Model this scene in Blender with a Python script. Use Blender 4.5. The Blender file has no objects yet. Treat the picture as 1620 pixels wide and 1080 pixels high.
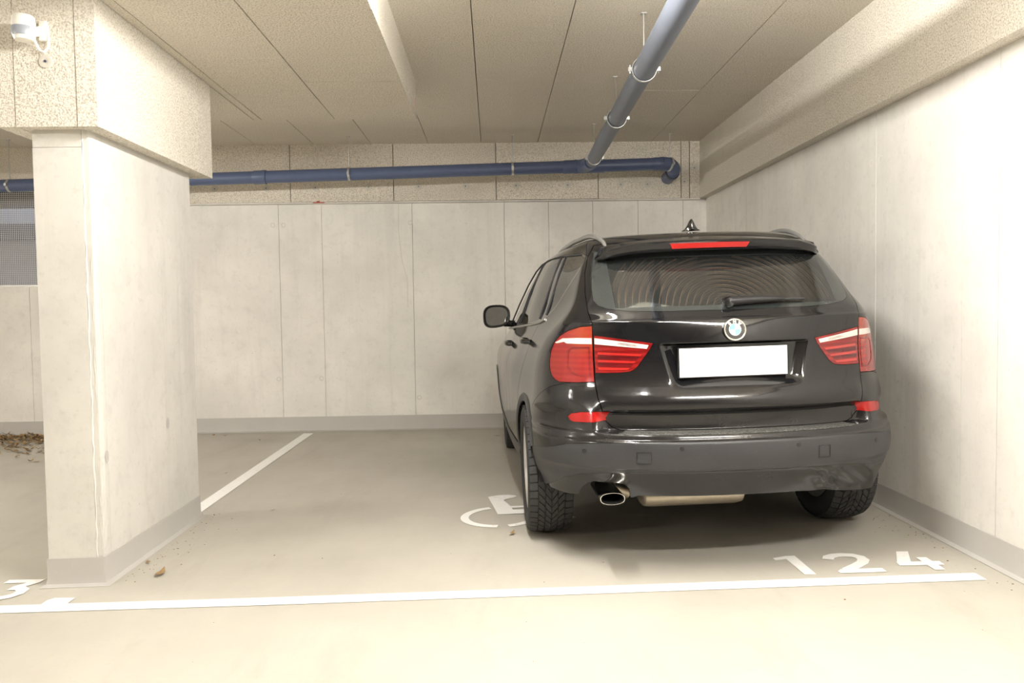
import bpy, bmesh, math, random
import numpy as np
from mathutils import Matrix, Vector

random.seed(7)
scene = bpy.context.scene
COL = scene.collection

# ------------------------------------------------------------------ camera
CAM_H = 1.2918
CAM_YAW, CAM_PITCH, CAM_ROLL = 0.0229, 0.0436, 0.0143
FOCAL_PX = 1265.0


def camera_axes():
    cy, sy = math.cos(CAM_YAW), math.sin(CAM_YAW)
    cp, sp = math.cos(CAM_PITCH), math.sin(CAM_PITCH)
    f = Vector((sy * cp, cy * cp, -sp))
    r = Vector((cy, -sy, 0))
    u = r.cross(f)
    c, s = math.cos(CAM_ROLL), math.sin(CAM_ROLL)
    return f, c * r - s * u, s * r + c * u


_f, _r, _u = camera_axes()
cam_data = bpy.data.cameras.new('camera')
cam_data.sensor_width = 36.0
cam_data.sensor_fit = 'HORIZONTAL'
cam_data.lens = FOCAL_PX / 1620.0 * 36.0
cam_data.clip_start = 0.05
cam = bpy.data.objects.new('camera', cam_data)
COL.objects.link(cam)
cam.matrix_world = Matrix(((_r.x, _u.x, -_f.x, 0), (_r.y, _u.y, -_f.y, 0), (_r.z, _u.z, -_f.z, CAM_H), (0, 0, 0, 1)))
scene.camera = cam

# ------------------------------------------------------------------ world and exposure
world = bpy.data.worlds.new('world')
scene.world = world
world.use_nodes = True
world.node_tree.nodes['Background'].inputs[0].default_value = (0.75, 0.85, 1.0, 1)
world.node_tree.nodes['Background'].inputs[1].default_value = 4.0
scene.view_settings.view_transform = 'Standard'
scene.view_settings.look = 'None'
scene.view_settings.gamma = 1.0
scene.view_settings.use_curve_mapping = False
scene.view_settings.exposure = 0.73
scene.cycles.use_denoising = True
scene.cycles.max_bounces = 10
scene.cycles.diffuse_bounces = 6
scene.cycles.transparent_max_bounces = 16
scene.cycles.sample_clamp_indirect = 8.0
TUBE_STRENGTH = 200.0
TUBE_COLOR = (1.0, 0.97, 0.925)

# ------------------------------------------------------------------ room measures (metres)
ZC = 3.0            # underside of the ceiling boards
X_WALL = 2.279      # right wall
X_BEAM = 2.191      # face of the cladded beam on the right wall
Z_BEAM = 2.407
Y_WALL = 8.50       # back wall
Y_BOARD = 8.43      # face of the boards on the back wall
X_LEFT, Y_FRONT = -9.0, -14.0
Z_SOFF, X_SOFF, Y_SOFF = 2.725, -0.56, 6.15


def floor_z(x, y):
    g = min(1.0, max(0.0, (8.4565 - y) / (8.4565 - 5.167)))
    return 0.01873 * (x + 1.86) * g


# ------------------------------------------------------------------ materials
MATS = {}


class NT:
    def __init__(self, name):
        m = bpy.data.materials.new(name)
        m.use_nodes = True
        self.m = m
        self.t = m.node_tree
        self.t.nodes.clear()
        self.out = self.t.nodes.new('ShaderNodeOutputMaterial')
        MATS[name] = m

    def n(self, kind, **kw):
        nd = self.t.nodes.new('ShaderNode' + kind)
        for k, v in kw.items():
            if k.startswith('i_'):
                key = k[2:]
                nd.inputs[int(key) if key.isdigit() else key.replace('_', ' ')].default_value = v
            else:
                setattr(nd, k, v)
        return nd

    def l(self, a, b):
        self.t.links.new(a, b)

    def coord(self):
        return self.n('TexCoord').outputs['Object']

    def mapping(self, vec, scale=(1, 1, 1), loc=(0, 0, 0), rot=(0, 0, 0)):
        mp = self.n('Mapping')
        mp.inputs['Scale'].default_value = scale
        mp.inputs['Location'].default_value = loc
        mp.inputs['Rotation'].default_value = rot
        self.l(vec, mp.inputs[0])
        return mp.outputs[0]

    def noise(self, vec, scale, detail=3, rough=.55):
        nd = self.n('TexNoise')
        nd.inputs['Scale'].default_value = scale
        nd.inputs['Detail'].default_value = detail
        nd.inputs['Roughness'].default_value = rough
        self.l(vec, nd.inputs['Vector'])
        return nd.outputs[0]

    def ramp(self, fac, stops):
        nd = self.n('ValToRGB')
        cr = nd.color_ramp
        while len(cr.elements) > len(stops):
            cr.elements.remove(cr.elements[-1])
        while len(cr.elements) < len(stops):
            cr.elements.new(1.0)
        for e, (p, c) in zip(cr.elements, stops):
            e.position = p
            e.color = (c, c, c, 1) if isinstance(c, (int, float)) else (*c, 1)
        self.l(fac, nd.inputs[0])
        return nd.outputs[0]

    def mix(self, a, b, fac, mode='MIX'):
        nd = self.n('Mix')
        nd.data_type = 'RGBA'
        nd.blend_type = mode
        for src, idx in ((fac, 0), (a, 6), (b, 7)):
            if hasattr(src, 'is_linked'):
                self.l(src, nd.inputs[idx])
            elif idx == 0:
                nd.inputs[0].default_value = src
            else:
                nd.inputs[idx].default_value = (*src, 1)
        return nd.outputs[2]

    def math(self, op, a, b=None, c=None, clamp=False):
        nd = self.n('Math', operation=op)
        nd.use_clamp = clamp
        for i, v in enumerate((a, b, c)):
            if v is None:
                continue
            if hasattr(v, 'is_linked'):
                self.l(v, nd.inputs[i])
            else:
                nd.inputs[i].default_value = v
        return nd.outputs[0]

    def principled(self, color, rough=.5, metal=0.0, bump=None, bump_d=.002, coat=0.0, ior=1.5, spec=.5, bump_s=.5):
        p = self.n('BsdfPrincipled')
        for v, key in ((color, 'Base Color'), (rough, 'Roughness'), (metal, 'Metallic')):
            if hasattr(v, 'is_linked'):
                self.l(v, p.inputs[key])
            elif key == 'Base Color':
                p.inputs[key].default_value = (*v, 1)
            else:
                p.inputs[key].default_value = v
        p.inputs['IOR'].default_value = ior
        p.inputs['Specular IOR Level'].default_value = spec
        p.inputs['Coat Weight'].default_value = coat
        p.inputs['Coat Roughness'].default_value = .03
        if bump is not None:
            b = self.n('Bump')
            b.inputs['Strength'].default_value = bump_s
            b.inputs['Distance'].default_value = bump_d
            self.l(bump, b.inputs['Height'])
            self.l(b.outputs[0], p.inputs['Normal'])
        self.l(p.outputs[0], self.out.inputs[0])
        return p


def plain(name, color, rough=.5, metal=0.0, coat=0.0, var=.08, scale=14.0, spec=.5):
    """procedural material with a little natural variation"""
    t = NT(name)
    nz = t.noise(t.coord(), scale, 4)
    col = t.mix(tuple(c * (1 - var) for c in color), tuple(min(1, c * (1 + var)) for c in color), nz)
    t.principled(col, rough, metal, coat=coat, spec=spec)
    return t.m


def mat_concrete(name, base, streak_axis='Z', spots=True):
    t = NT(name)
    co = t.coord()
    a = t.noise(co, 1.1, 5, .6)
    b = t.noise(t.mapping(co, (9, 9, .55)), 1.0, 4, .6)
    c = t.noise(co, 26, 4, .6)
    col = t.mix(tuple(v * .86 for v in base), tuple(min(.95, v * 1.08) for v in base), t.ramp(a, [(.3, 0.), (.7, 1.)]))
    col = t.mix(col, tuple(v * .80 for v in base), t.ramp(b, [(.52, 0.), (.8, .55)]))
    e = t.noise(co, 8, 6, .7)
    col = t.mix(col, tuple(v * .74 for v in base), t.ramp(e, [(.52, 0.), (.72, .42)]))
    col = t.mix(col, tuple(v * .66 for v in base), t.ramp(c, [(.58, 0.), (.76, .38)]))
    h = c
    if spots:
        vo = t.n('TexVoronoi')
        vo.inputs['Scale'].default_value = 9.0
        t.l(t.mapping(co, (1, 1, 1)), vo.inputs['Vector'])
        sp = t.ramp(vo.outputs['Distance'], [(.0, 1.), (.035, 1.), (.055, 0.)])
        col = t.mix(col, tuple(v * .5 for v in base), t.math('MULTIPLY', sp, t.ramp(a, [(.45, 0.), (.6, .6)])))
        h = t.math('SUBTRACT', c, sp)
    t.principled(col, .75, bump=h, bump_d=.0015, spec=.3)
    return t.m


def mat_board(name, base, dark):
    """sprayed wood-wool insulation board: fine granular speckle"""
    t = NT(name)
    co = t.coord()
    a = t.noise(co, 120, 2, .6)
    b = t.noise(co, 1.4, 4)
    d = t.noise(t.mapping(co, (2.5, 14, 2.5)), 1.0, 3)
    col = t.mix(dark, base, t.ramp(a, [(.34, 0.), (.56, 1.)]))
    col = t.mix(col, tuple(v * .84 for v in base), t.ramp(b, [(.4, 0.), (.75, .5)]))
    col = t.mix(col, tuple(v * .72 for v in base), t.ramp(d, [(.55, 0.), (.8, .35)]))
    t.principled(col, .9, bump=a, bump_d=.006, spec=.15, bump_s=.8)
    return t.m


mat_concrete('concrete', (.80, .775, .725))  # one concrete in three tones, toned down where the lamps strike hardest
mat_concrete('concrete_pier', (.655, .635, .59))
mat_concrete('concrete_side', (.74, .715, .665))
mat_board('board', (.82, .765, .67), (.46, .405, .32))
mat_board('board_light', (.80, .755, .67), (.46, .41, .325))


def mat_floor():
    t = NT('floor_coat')
    co = t.coord()
    a = t.noise(co, .9, 5, .6)
    b = t.noise(t.mapping(co, (1, .35, 1), rot=(0, 0, .4)), 2.6, 5, .65)
    c = t.noise(co, 60, 3)
    base = (.45, .425, .37)
    col = t.mix(tuple(v * .9 for v in base), tuple(v * 1.08 for v in base), t.ramp(a, [(.3, 0.), (.7, 1.)]))
    col = t.mix(col, (.35, .32, .265), t.ramp(b, [(.56, 0.), (.8, .55)]))
    col = t.mix(col, (.33, .29, .225), t.ramp(c, [(.64, 0.), (.8, .35)]))
    rg = t.ramp(b, [(.3, .42), (.7, .62)])
    t.principled(col, rg, bump=c, bump_d=.0008, spec=.35, bump_s=.3)


mat_floor()


def mat_paintline():
    t = NT('line_paint')
    co = t.coord()
    n1 = t.noise(co, 34, 4, .7)
    n2 = t.noise(co, 3, 4)
    col = t.mix((.86, .85, .82), (.62, .58, .50), t.math('MULTIPLY', t.ramp(n1, [(.55, 0.), (.68, 1.)]), t.ramp(n2, [(.45, 0.), (.6, .8)])))
    t.principled(col, .6, spec=.3)


mat_paintline()


def mat_basecoat():
    t = NT('base_paint')
    co = t.coord()
    n1 = t.noise(co, 3, 5, .65)
    n2 = t.noise(co, 40, 4, .6)
    col = t.mix((.44, .425, .40), (.53, .51, .475), n1)
    col = t.mix(col, (.60, .57, .50), t.ramp(n2, [(.66, 0.), (.8, .6)]))
    t.principled(col, .5, spec=.35)


mat_basecoat()
plain('pvc_blue', (.092, .122, .22), .38, var=.12, scale=6)
plain('pvc_grey', (.17, .19, .235), .42, var=.14, scale=5)
plain('pvc_dark', (.05, .06, .10), .5)
plain('zinc', (.62, .62, .60), .35, .85)
plain('white_plastic', (.80, .78, .72), .4)
plain('sensor_lens', (.30, .32, .36), .3)
plain('washer', (.60, .57, .50), .6)
plain('steel_mesh', (.75, .75, .75), .5, 0.0)
plain('light_well', (.40, .39, .42), .8)
plain('light_well_dark', (.10, .10, .12), .8)
plain('red_mark', (.45, .08, .06), .6)
plain('pale_red', (.70, .42, .36), .7)


def mat_emit(name, color, strength):
    t = NT(name)
    e = t.n('Emission')
    e.inputs[0].default_value = (*color, 1)
    e.inputs[1].default_value = strength
    t.l(e.outputs[0], t.out.inputs[0])


mat_emit('tube_glow', TUBE_COLOR, TUBE_STRENGTH)


def mat_leaf():
    t = NT('dry_leaf')
    n1 = t.noise(t.coord(), 9, 3)
    col = t.mix((.16, .085, .035), (.46, .33, .17), t.ramp(n1, [(.3, 0.), (.7, 1.)]))
    t.principled(col, .8, spec=.2)


mat_leaf()

# ------------------------------------------------------------------ mesh helpers


def set_props(o, label=None, cat=None, group=None, kind=None):
    if label:
        o['label'] = label
    if cat:
        o['category'] = cat
    if group:
        o['group'] = group
    if kind:
        o['kind'] = kind
    return o


def link(name, mesh, parent=None):
    o = bpy.data.objects.new(name, mesh)
    COL.objects.link(o)
    if parent is not None:
        o.parent = parent
    return o


def mark_smooth(me, angle=35.0):
    bm = bmesh.new()
    bm.from_mesh(me)
    lim = math.radians(angle)
    for f in bm.faces:
        f.smooth = True
    for e in bm.edges:
        if len(e.link_faces) == 2:
            e.smooth = e.calc_face_angle(0.0) < lim
    bm.to_mesh(me)
    bm.free()


def make(name, verts, faces, mat, parent=None, smooth=None, **props):
    me = bpy.data.meshes.new(name)
    me.from_pydata([tuple(v) for v in verts], [], [tuple(f) for f in faces])
    me.materials.append(MATS[mat])
    if smooth:
        mark_smooth(me, smooth)
    o = link(name, me, parent)
    set_props(o, **props)
    return o


BOXF = [(0, 3, 2, 1), (4, 5, 6, 7), (0, 1, 5, 4), (1, 2, 6, 5), (2, 3, 7, 6), (3, 0, 4, 7)]


def box_vf(x0, x1, y0, y1, z0, z1):
    return [(x0, y0, z0), (x1, y0, z0), (x1, y1, z0), (x0, y1, z0), (x0, y0, z1), (x1, y0, z1), (x1, y1, z1), (x0, y1, z1)], BOXF


def box(name, x0, x1, y0, y1, z0, z1, mat, parent=None, bevel=0.0, **props):
    v, f = box_vf(x0, x1, y0, y1, z0, z1)
    o = make(name, v, f, mat, parent, **props)
    if bevel:
        bm = bmesh.new()
        bm.from_mesh(o.data)
        bmesh.ops.bevel(bm, geom=bm.edges[:], offset=bevel, segments=3, affect='EDGES', profile=.5)
        bm.to_mesh(o.data)
        bm.free()
        mark_smooth(o.data, 50)
    return o


def empty(name, loc=(0, 0, 0), **props):
    o = bpy.data.objects.new(name, None)
    o.empty_display_size = .1
    COL.objects.link(o)
    o.location = loc
    set_props(o, **props)
    return o


def tube_vf(path, radius, seg=16, cap=True):
    """tube along a polyline; radius is a number or a list"""
    P = [Vector(p) for p in path]
    n = len(P)
    rad = [radius] * n if isinstance(radius, (int, float)) else list(radius)
    verts, faces = [], []
    t0 = (P[1] - P[0]).normalized()
    ref = Vector((0, 0, 1)) if abs(t0.z) < .9 else Vector((1, 0, 0))
    nrm = (ref - t0 * ref.dot(t0)).normalized()
    for i in range(n):
        if i == 0:
            t = P[1] - P[0]
        elif i == n - 1:
            t = P[-1] - P[-2]
        else:
            t = (P[i + 1] - P[i]).normalized() + (P[i] - P[i - 1]).normalized()
        t.normalize()
        nrm = (nrm - t * nrm.dot(t)).normalized()
        b = t.cross(nrm)
        for k in range(seg):
            a = 2 * math.pi * k / seg
            verts.append(P[i] + rad[i] * (math.cos(a) * nrm + math.sin(a) * b))
    for i in range(n - 1):
        for k in range(seg):
            k2 = (k + 1) % seg
            faces.append((i * seg + k, i * seg + k2, (i + 1) * seg + k2, (i + 1) * seg + k))
    if cap:
        faces.append(tuple(range(seg - 1, -1, -1)))
        faces.append(tuple(range((n - 1) * seg, n * seg)))
    return verts, faces


def tube(name, path, radius, mat, parent=None, seg=16, smooth=40, cap=True, **props):
    v, f = tube_vf(path, radius, seg, cap)
    return make(name, v, f, mat, parent, smooth, **props)


def join_vf(parts):
    V, Fc = [], []
    for v, f in parts:
        o = len(V)
        V += [tuple(p) for p in v]
        Fc += [tuple(i + o for i in q) for q in f]
    return V, Fc


def lathe_vf(profile, seg=32, axis='X', center=(0, 0, 0), a0=0.0, a1=2 * math.pi):
    """profile: list of (along, radius); revolve round axis"""
    full = abs(a1 - a0 - 2 * math.pi) < 1e-6
    cnt = seg if full else seg + 1
    V, Fc = [], []
    for (al, r) in profile:
        for k in range(cnt):
            a = a0 + (a1 - a0) * k / seg
            c, s = r * math.cos(a), r * math.sin(a)
            if axis == 'X':
                p = (al, c, s)
            elif axis == 'Y':
                p = (c, al, s)
            else:
                p = (c, s, al)
            V.append(tuple(p[i] + center[i] for i in range(3)))
    for i in range(len(profile) - 1):
        for k in range(seg):
            k2 = (k + 1) % cnt
            Fc.append((i * cnt + k, i * cnt + k2, (i + 1) * cnt + k2, (i + 1) * cnt + k))
    return V, Fc


# ------------------------------------------------------------------ room shell
def build_floor():
    xs = list(np.linspace(X_LEFT, X_WALL, 48))
    ys = [Y_FRONT, -9, -4, -1, 1, 2, 3, 4, 5, 5.167] + list(np.linspace(5.4, 8.4565, 16)) + [Y_WALL + .02]
    V = [(x, y, floor_z(x, y)) for y in ys for x in xs]
    nx = len(xs)
    Fc = [(j * nx + i, j * nx + i + 1, (j + 1) * nx + i + 1, (j + 1) * nx + i) for j in range(len(ys) - 1) for i in range(nx - 1)]
    nb = len(V)
    # underside so that the slab has thickness
    V += [(x, y, -.4) for y in (ys[0], ys[-1]) for x in (xs[0], xs[-1])]
    Fc.append((nb, nb + 2, nb + 3, nb + 1))
    return make('floor', V, Fc, 'floor_coat', None, 30, kind='structure', label='beige coated garage floor with white bay markings')


floor = build_floor()


def ribbon(name, pts, width, z=.0025, closed_ends=True, **props):
    """painted stroke that follows the floor"""
    P = [Vector((p[0], p[1])) for p in pts]
    # resample long legs
    Q = [P[0]]
    for a, b in zip(P, P[1:]):
        m = max(1, int((b - a).length / .25))
        for k in range(1, m + 1):
            Q.append(a.lerp(b, k / m))
    V, Fc = [], []
    for i, p in enumerate(Q):
        if i == 0:
            t = (Q[1] - Q[0]).normalized()
            s = 1.0
        elif i == len(Q) - 1:
            t = (Q[-1] - Q[-2]).normalized()
            s = 1.0
        else:
            t1, t2 = (Q[i] - Q[i - 1]).normalized(), (Q[i + 1] - Q[i]).normalized()
            t = (t1 + t2).normalized()
            s = min(1.6, 1.0 / max(.5, t.dot(t1)))
        n = Vector((-t.y, t.x)) * width / 2 * s
        for q in (p + n, p - n):
            V.append((q.x, q.y, floor_z(q.x, q.y) + z))
    for i in range(len(Q) - 1):
        Fc.append((2 * i, 2 * i + 1, 2 * i + 3, 2 * i + 2))
    return V, Fc


def flat_poly(pts, z=.0025):
    return [(x, y, floor_z(x, y) + z) for x, y in pts], [tuple(range(len(pts)))]


def marking(name, parts, label):
    V, Fc = join_vf(parts)
    # give the coat of paint a little thickness
    n = len(V)
    o = make(name, V, Fc, 'line_paint', floor, None, label=label)
    bm = bmesh.new()
    bm.from_mesh(o.data)
    bmesh.ops.recalc_face_normals(bm, faces=bm.faces[:])
    for f in bm.faces:
        if f.normal.z < 0:
            f.normal_flip()
    bm.to_mesh(o.data)
    bm.free()
    return o


marking('bay_front_line', [ribbon('', [(-3.4, 3.545), (-1, 3.475), (.6, 3.447), (2.128, 3.423)], .092)], 'long white line across the front of the bays')
marking('bay_side_line', [ribbon('', [(-1.945, 5.00), (-1.945, 8.34)], .10)], 'white line running back from the pier to the wall')
marking('painted_digit', [flat_poly([(1.390, 3.535), (1.442, 3.532), (1.445, 3.803), (1.40, 3.803), (1.330, 3.778), (1.333, 3.747), (1.388, 3.757)])], 'white painted digit one')
marking('painted_digit', [ribbon('', [(1.578, 3.728), (1.597, 3.765), (1.632, 3.783), (1.672, 3.787), (1.713, 3.775), (1.738, 3.745), (1.738, 3.705), (1.715, 3.668), (1.67, 3.628), (1.60, 3.574)], .052),
                          flat_poly([(1.553, 3.532), (1.762, 3.526), (1.764, 3.578), (1.575, 3.584), (1.553, 3.56)], .003)], 'white painted digit two')
marking('painted_digit', [flat_poly([(1.945, 3.805), (2.0, 3.799), (1.936, 3.65), (1.862, 3.612), (1.872, 3.652)], .0025),
                          flat_poly([(1.858, 3.60), (2.062, 3.59), (2.066, 3.642), (1.868, 3.652)], .003),
                          flat_poly([(1.981, 3.527), (2.028, 3.523), (2.036, 3.70), (1.988, 3.704)], .0034)], 'white painted digit four')
marking('painted_digit', [flat_poly([(-2.385, 3.865), (-2.385, 3.912), (-2.205, 3.902), (-2.208, 3.858)], .0025),
                          ribbon('', [(-2.225, 3.875), (-2.285, 3.795)], .05, .003),
                          ribbon('', [(-2.305, 3.785), (-2.26, 3.783), (-2.228, 3.755), (-2.222, 3.71), (-2.245, 3.67), (-2.285, 3.65), (-2.33, 3.655), (-2.365, 3.69)], .05, .0034)], 'white painted digit three beside the pier')
marking('painted_mark', [flat_poly([(-2.03, 3.51), (-2.03, 3.60), (-2.01, 3.626), (-1.916, 3.618), (-1.912, 3.50)], .0031)], 'short white tick joined to the front line')


def arc(cx, cy, r, a0, a1, n=18):
    return [(cx + r * math.cos(math.radians(a0 + (a1 - a0) * k / n)), cy + r * math.sin(math.radians(a0 + (a1 - a0) * k / n))) for k in range(n + 1)]


marking('wheelchair_symbol', [
    ribbon('', arc(.025, 4.745, .215, 107, 265, 26), .05),
    ribbon('', arc(.025, 4.745, .215, 282, 350, 12), .05),
    flat_poly([(-.053, 5.245), (-.02, 5.272), (.03, 5.288), (.085, 5.285), (.125, 5.265), (.137, 5.238), (.12, 5.205), (.07, 5.165), (.048, 5.14), (.09, 4.98), (.102, 4.90), (.104, 4.787), (.009, 4.789)], .003),
    flat_poly([(.075, 4.932), (.30, 4.932), (.30, 4.978), (.075, 4.978)], .0034),
    flat_poly([(.09, 4.787), (.36, 4.787), (.36, 4.885), (.09, 4.885)], .0036),
    flat_poly([(.36, 4.885), (.31, 4.83), (.40, 4.62), (.47, 4.65)], .0039)], 'white wheelchair symbol painted on the floor beside the rear tyre')


# walls are cast against form panels: one child per panel, thin joints between them
def wall_panels(parent, axis, plane, thick, spans, z0, z1, mat, name='concrete_panel', gap=.0035):
    for a, b in spans:
        d = random.uniform(-.0015, .0015)
        if axis == 'Y':
            box(name, a + gap / 2, b - gap / 2, plane + d, plane + thick, z0, z1, mat, parent)
        else:
            box(name, plane + d, plane + thick, a + gap / 2, b - gap / 2, z0, z1, mat, parent)


def struct_box(name, *a, **kw):
    return box(name, *a, kind='structure', **kw)


# back wall: the opening of the light well sits behind the pier, X -6.4 .. -3.95, z 1.58 .. 2.60
WX0, WX1, WZ0, WZ1 = -6.4, -3.95, 1.58, 2.60
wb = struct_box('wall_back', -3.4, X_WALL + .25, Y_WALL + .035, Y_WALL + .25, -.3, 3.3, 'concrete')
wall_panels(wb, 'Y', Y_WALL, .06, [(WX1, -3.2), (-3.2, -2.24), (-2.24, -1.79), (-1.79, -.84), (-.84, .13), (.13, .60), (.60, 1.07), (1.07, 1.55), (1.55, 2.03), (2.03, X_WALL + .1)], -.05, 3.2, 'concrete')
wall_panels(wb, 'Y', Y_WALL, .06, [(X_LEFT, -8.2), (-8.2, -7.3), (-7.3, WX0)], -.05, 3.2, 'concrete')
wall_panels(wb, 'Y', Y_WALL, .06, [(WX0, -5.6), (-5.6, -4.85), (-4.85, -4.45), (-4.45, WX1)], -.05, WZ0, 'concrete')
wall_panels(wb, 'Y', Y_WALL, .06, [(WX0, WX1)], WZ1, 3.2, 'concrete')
# form-tie marks next to the joints of the back wall
for (x, z) in ((-2.30, 2.18), (-2.19, 2.18), (-2.28, .56), (-1.83, .56), (-.80, .34), (-.86, 2.19)):
    v, f = lathe_vf([(Y_WALL - .0018, .0165), (Y_WALL - .0022, .021), (Y_WALL - .0018, .025)], 18, 'Y', (x, 0, z))
    make('tie_mark', v, f, 'concrete_pier', wb, 40)
tube('hairline_crack', [(-.98, Y_WALL - .0015, 2.40), (-.985, Y_WALL - .0015, 2.1), (-.96, Y_WALL - .0015, 1.82), (-.90, Y_WALL - .0015, 1.58), (-.905, Y_WALL - .0015, 1.3)], .0022, 'washer', wb, 5)

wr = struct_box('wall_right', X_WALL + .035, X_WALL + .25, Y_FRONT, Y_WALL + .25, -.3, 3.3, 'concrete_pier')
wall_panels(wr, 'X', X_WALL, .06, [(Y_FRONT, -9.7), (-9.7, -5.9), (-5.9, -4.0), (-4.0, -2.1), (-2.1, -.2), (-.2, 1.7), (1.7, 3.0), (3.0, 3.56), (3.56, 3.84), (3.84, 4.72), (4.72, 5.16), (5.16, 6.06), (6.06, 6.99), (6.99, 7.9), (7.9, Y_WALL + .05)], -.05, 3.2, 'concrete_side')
for (y, z) in ((4.66, 2.12), (4.78, 2.12), (5.11, 2.16), (6.0, 2.19), (3.80, 2.10), (3.88, 2.10), (6.94, 2.2)):
    v, f = lathe_vf([(X_WALL - .0018, .0165), (X_WALL - .0024, .021), (X_WALL - .0018, .025)], 18, 'X', (0, y, z))
    make('tie_mark', v, f, 'concrete', wr, 40)
wl = struct_box('wall_left', X_LEFT - .2, X_LEFT, Y_FRONT, Y_WALL + .25, -.3, 3.3, 'concrete')
wf = struct_box('wall_front', X_LEFT - .2, X_WALL + .25, Y_FRONT - .2, Y_FRONT, -.3, 3.3, 'concrete')
# beam along the right wall, clad with boards
br = struct_box('beam_right', X_BEAM + .05, X_WALL + .04, Y_FRONT, Y_BOARD + .1, Z_BEAM + .03, 3.2, 'concrete', label='beam along the wall clad in pale insulation boards')
for a, b in ((Y_FRONT, -9.5), (-9.5, -5.5), (-5.5, -3.5), (-3.5, -1.5), (-1.5, .5), (.5, 2.2), (2.2, 4.02), (4.02, 5.01), (5.01, 6.6), (6.6, Y_BOARD + .02)):
    d = random.uniform(-.002, .002)
    box('insulation_board', X_BEAM + d, X_BEAM + .05, a + .001, b - .001, Z_BEAM, ZC + .02, 'board_light', br)
    box('soffit_board', X_BEAM + .0505, X_WALL + .02, a + .001, b - .001, Z_BEAM + .002 + d, Z_BEAM + .03, 'board', br)

# boards along the top of the back wall
bb = struct_box('beam_back', -3.6, X_BEAM + .02, Y_BOARD + .051, Y_WALL + .01, Z_BEAM + .01, 3.1, 'concrete', label='insulation board band along the top of the back wall')
edges = [-3.16, -2.09, -1.02, .05, 1.12, 1.995, 2.085, X_BEAM + .01]
for a, b in zip(edges, edges[1:]):
    d = random.uniform(-.003, .003)
    box('insulation_board', a + .004, b - .004, Y_BOARD + d, Y_BOARD + .05, Z_BEAM + .004 * random.random(), ZC + .02, 'board', bb)
for a, b in ((-8.9, -7.44), (-7.44, -6.37), (-6.37, -5.3), (-5.3, -4.23), (-4.23, -3.16)):
    d = random.uniform(-.003, .003)
    box('insulation_board', a + .004, b - .004, Y_BOARD + d, Y_BOARD + .05, WZ1 + .02, ZC + .02, 'board', bb)
box('edge_strip', -3.6, X_BEAM + .01, Y_BOARD + .006, Y_BOARD + .06, Z_BEAM - .012, Z_BEAM - .001, 'concrete', bb)


def disc_washer(parent, p, axis, r=.034):
    v, f = lathe_vf([(0, .0001), (-.004 if axis == 'Y' else .004, r * .55), (-.004 if axis == 'Y' else .004, r * .6), (-.003 if axis == 'Y' else .003, r), (0.006, r * .98)], 16, axis, p)
    o = make('fixing_washer', v, f, 'washer', parent, 50)
    v, f = lathe_vf([(-.0062, .0001), (-.0062, .006), (.002, .006)], 8, axis, p)
    make('screw_head', v, f, 'pvc_dark', parent)
    return o


for x in (-2.87, -2.34, -1.83, -1.28, -.76, -.27, .26, .80, 1.36, 1.64, 2.03):
    disc_washer(bb, (x, Y_BOARD - .003, 2.556 if x < 2 else 2.58), 'Y')
disc_washer(bb, (2.135, Y_BOARD - .003, 2.72), 'Y')
v, f = join_vf([box_vf(-1.86, -1.74, Y_BOARD - .006, Y_BOARD - .001, Z_BEAM - .010, Z_BEAM - .002), box_vf(-1.82, -1.79, Y_BOARD - .006, Y_BOARD - .001, Z_BEAM - .002, Z_BEAM + .012)])
make('paint_smear', v, f, 'red_mark', bb, label='red paint smear')

# ceiling boards (upper level)
ceil = struct_box('ceiling', X_LEFT, X_WALL + .2, Y_FRONT, Y_WALL + .2, ZC + .055, ZC + .3, 'concrete', label='ceiling lined with beige insulation boards')
cols = [(-.65 - .592 * (k + 1), -.65 - .592 * k) for k in range(14)][::-1] + [(-.65, -.10), (-.10, .49), (.49, 1.08), (1.08, 1.685), (1.685, X_BEAM + .005)]
for ci, (a, b) in enumerate(cols):
    a = max(a, X_LEFT)
    if b <= X_LEFT + .05:
        continue
    y = Y_BOARD + .01
    left = b < -.3
    k = 0
    while y > Y_FRONT + .3:
        L = random.choice((1.0, 1.25, 1.5, 2.0)) if y > 2 else 2.0
        y0 = max(y - L, Y_FRONT)
        if left and y0 < 6.2 and y > 2.6 and k >= 0 and y <= 6.2:
            y = y0
            continue
        d = random.uniform(-.0007, .0007)
        tilt = random.uniform(-.0008, .0008)
        vv, ff = box_vf(a + .003, b - .003, y0 + .0012, y - .0012, ZC + d, ZC + .055)
        vv = [(p[0], p[1], p[2] + (tilt if (i in (0, 3)) else 0)) for i, p in enumerate(vv)]
        make('insulation_board', vv, ff, 'board', ceil)
        y = y0
        k += 1

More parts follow.
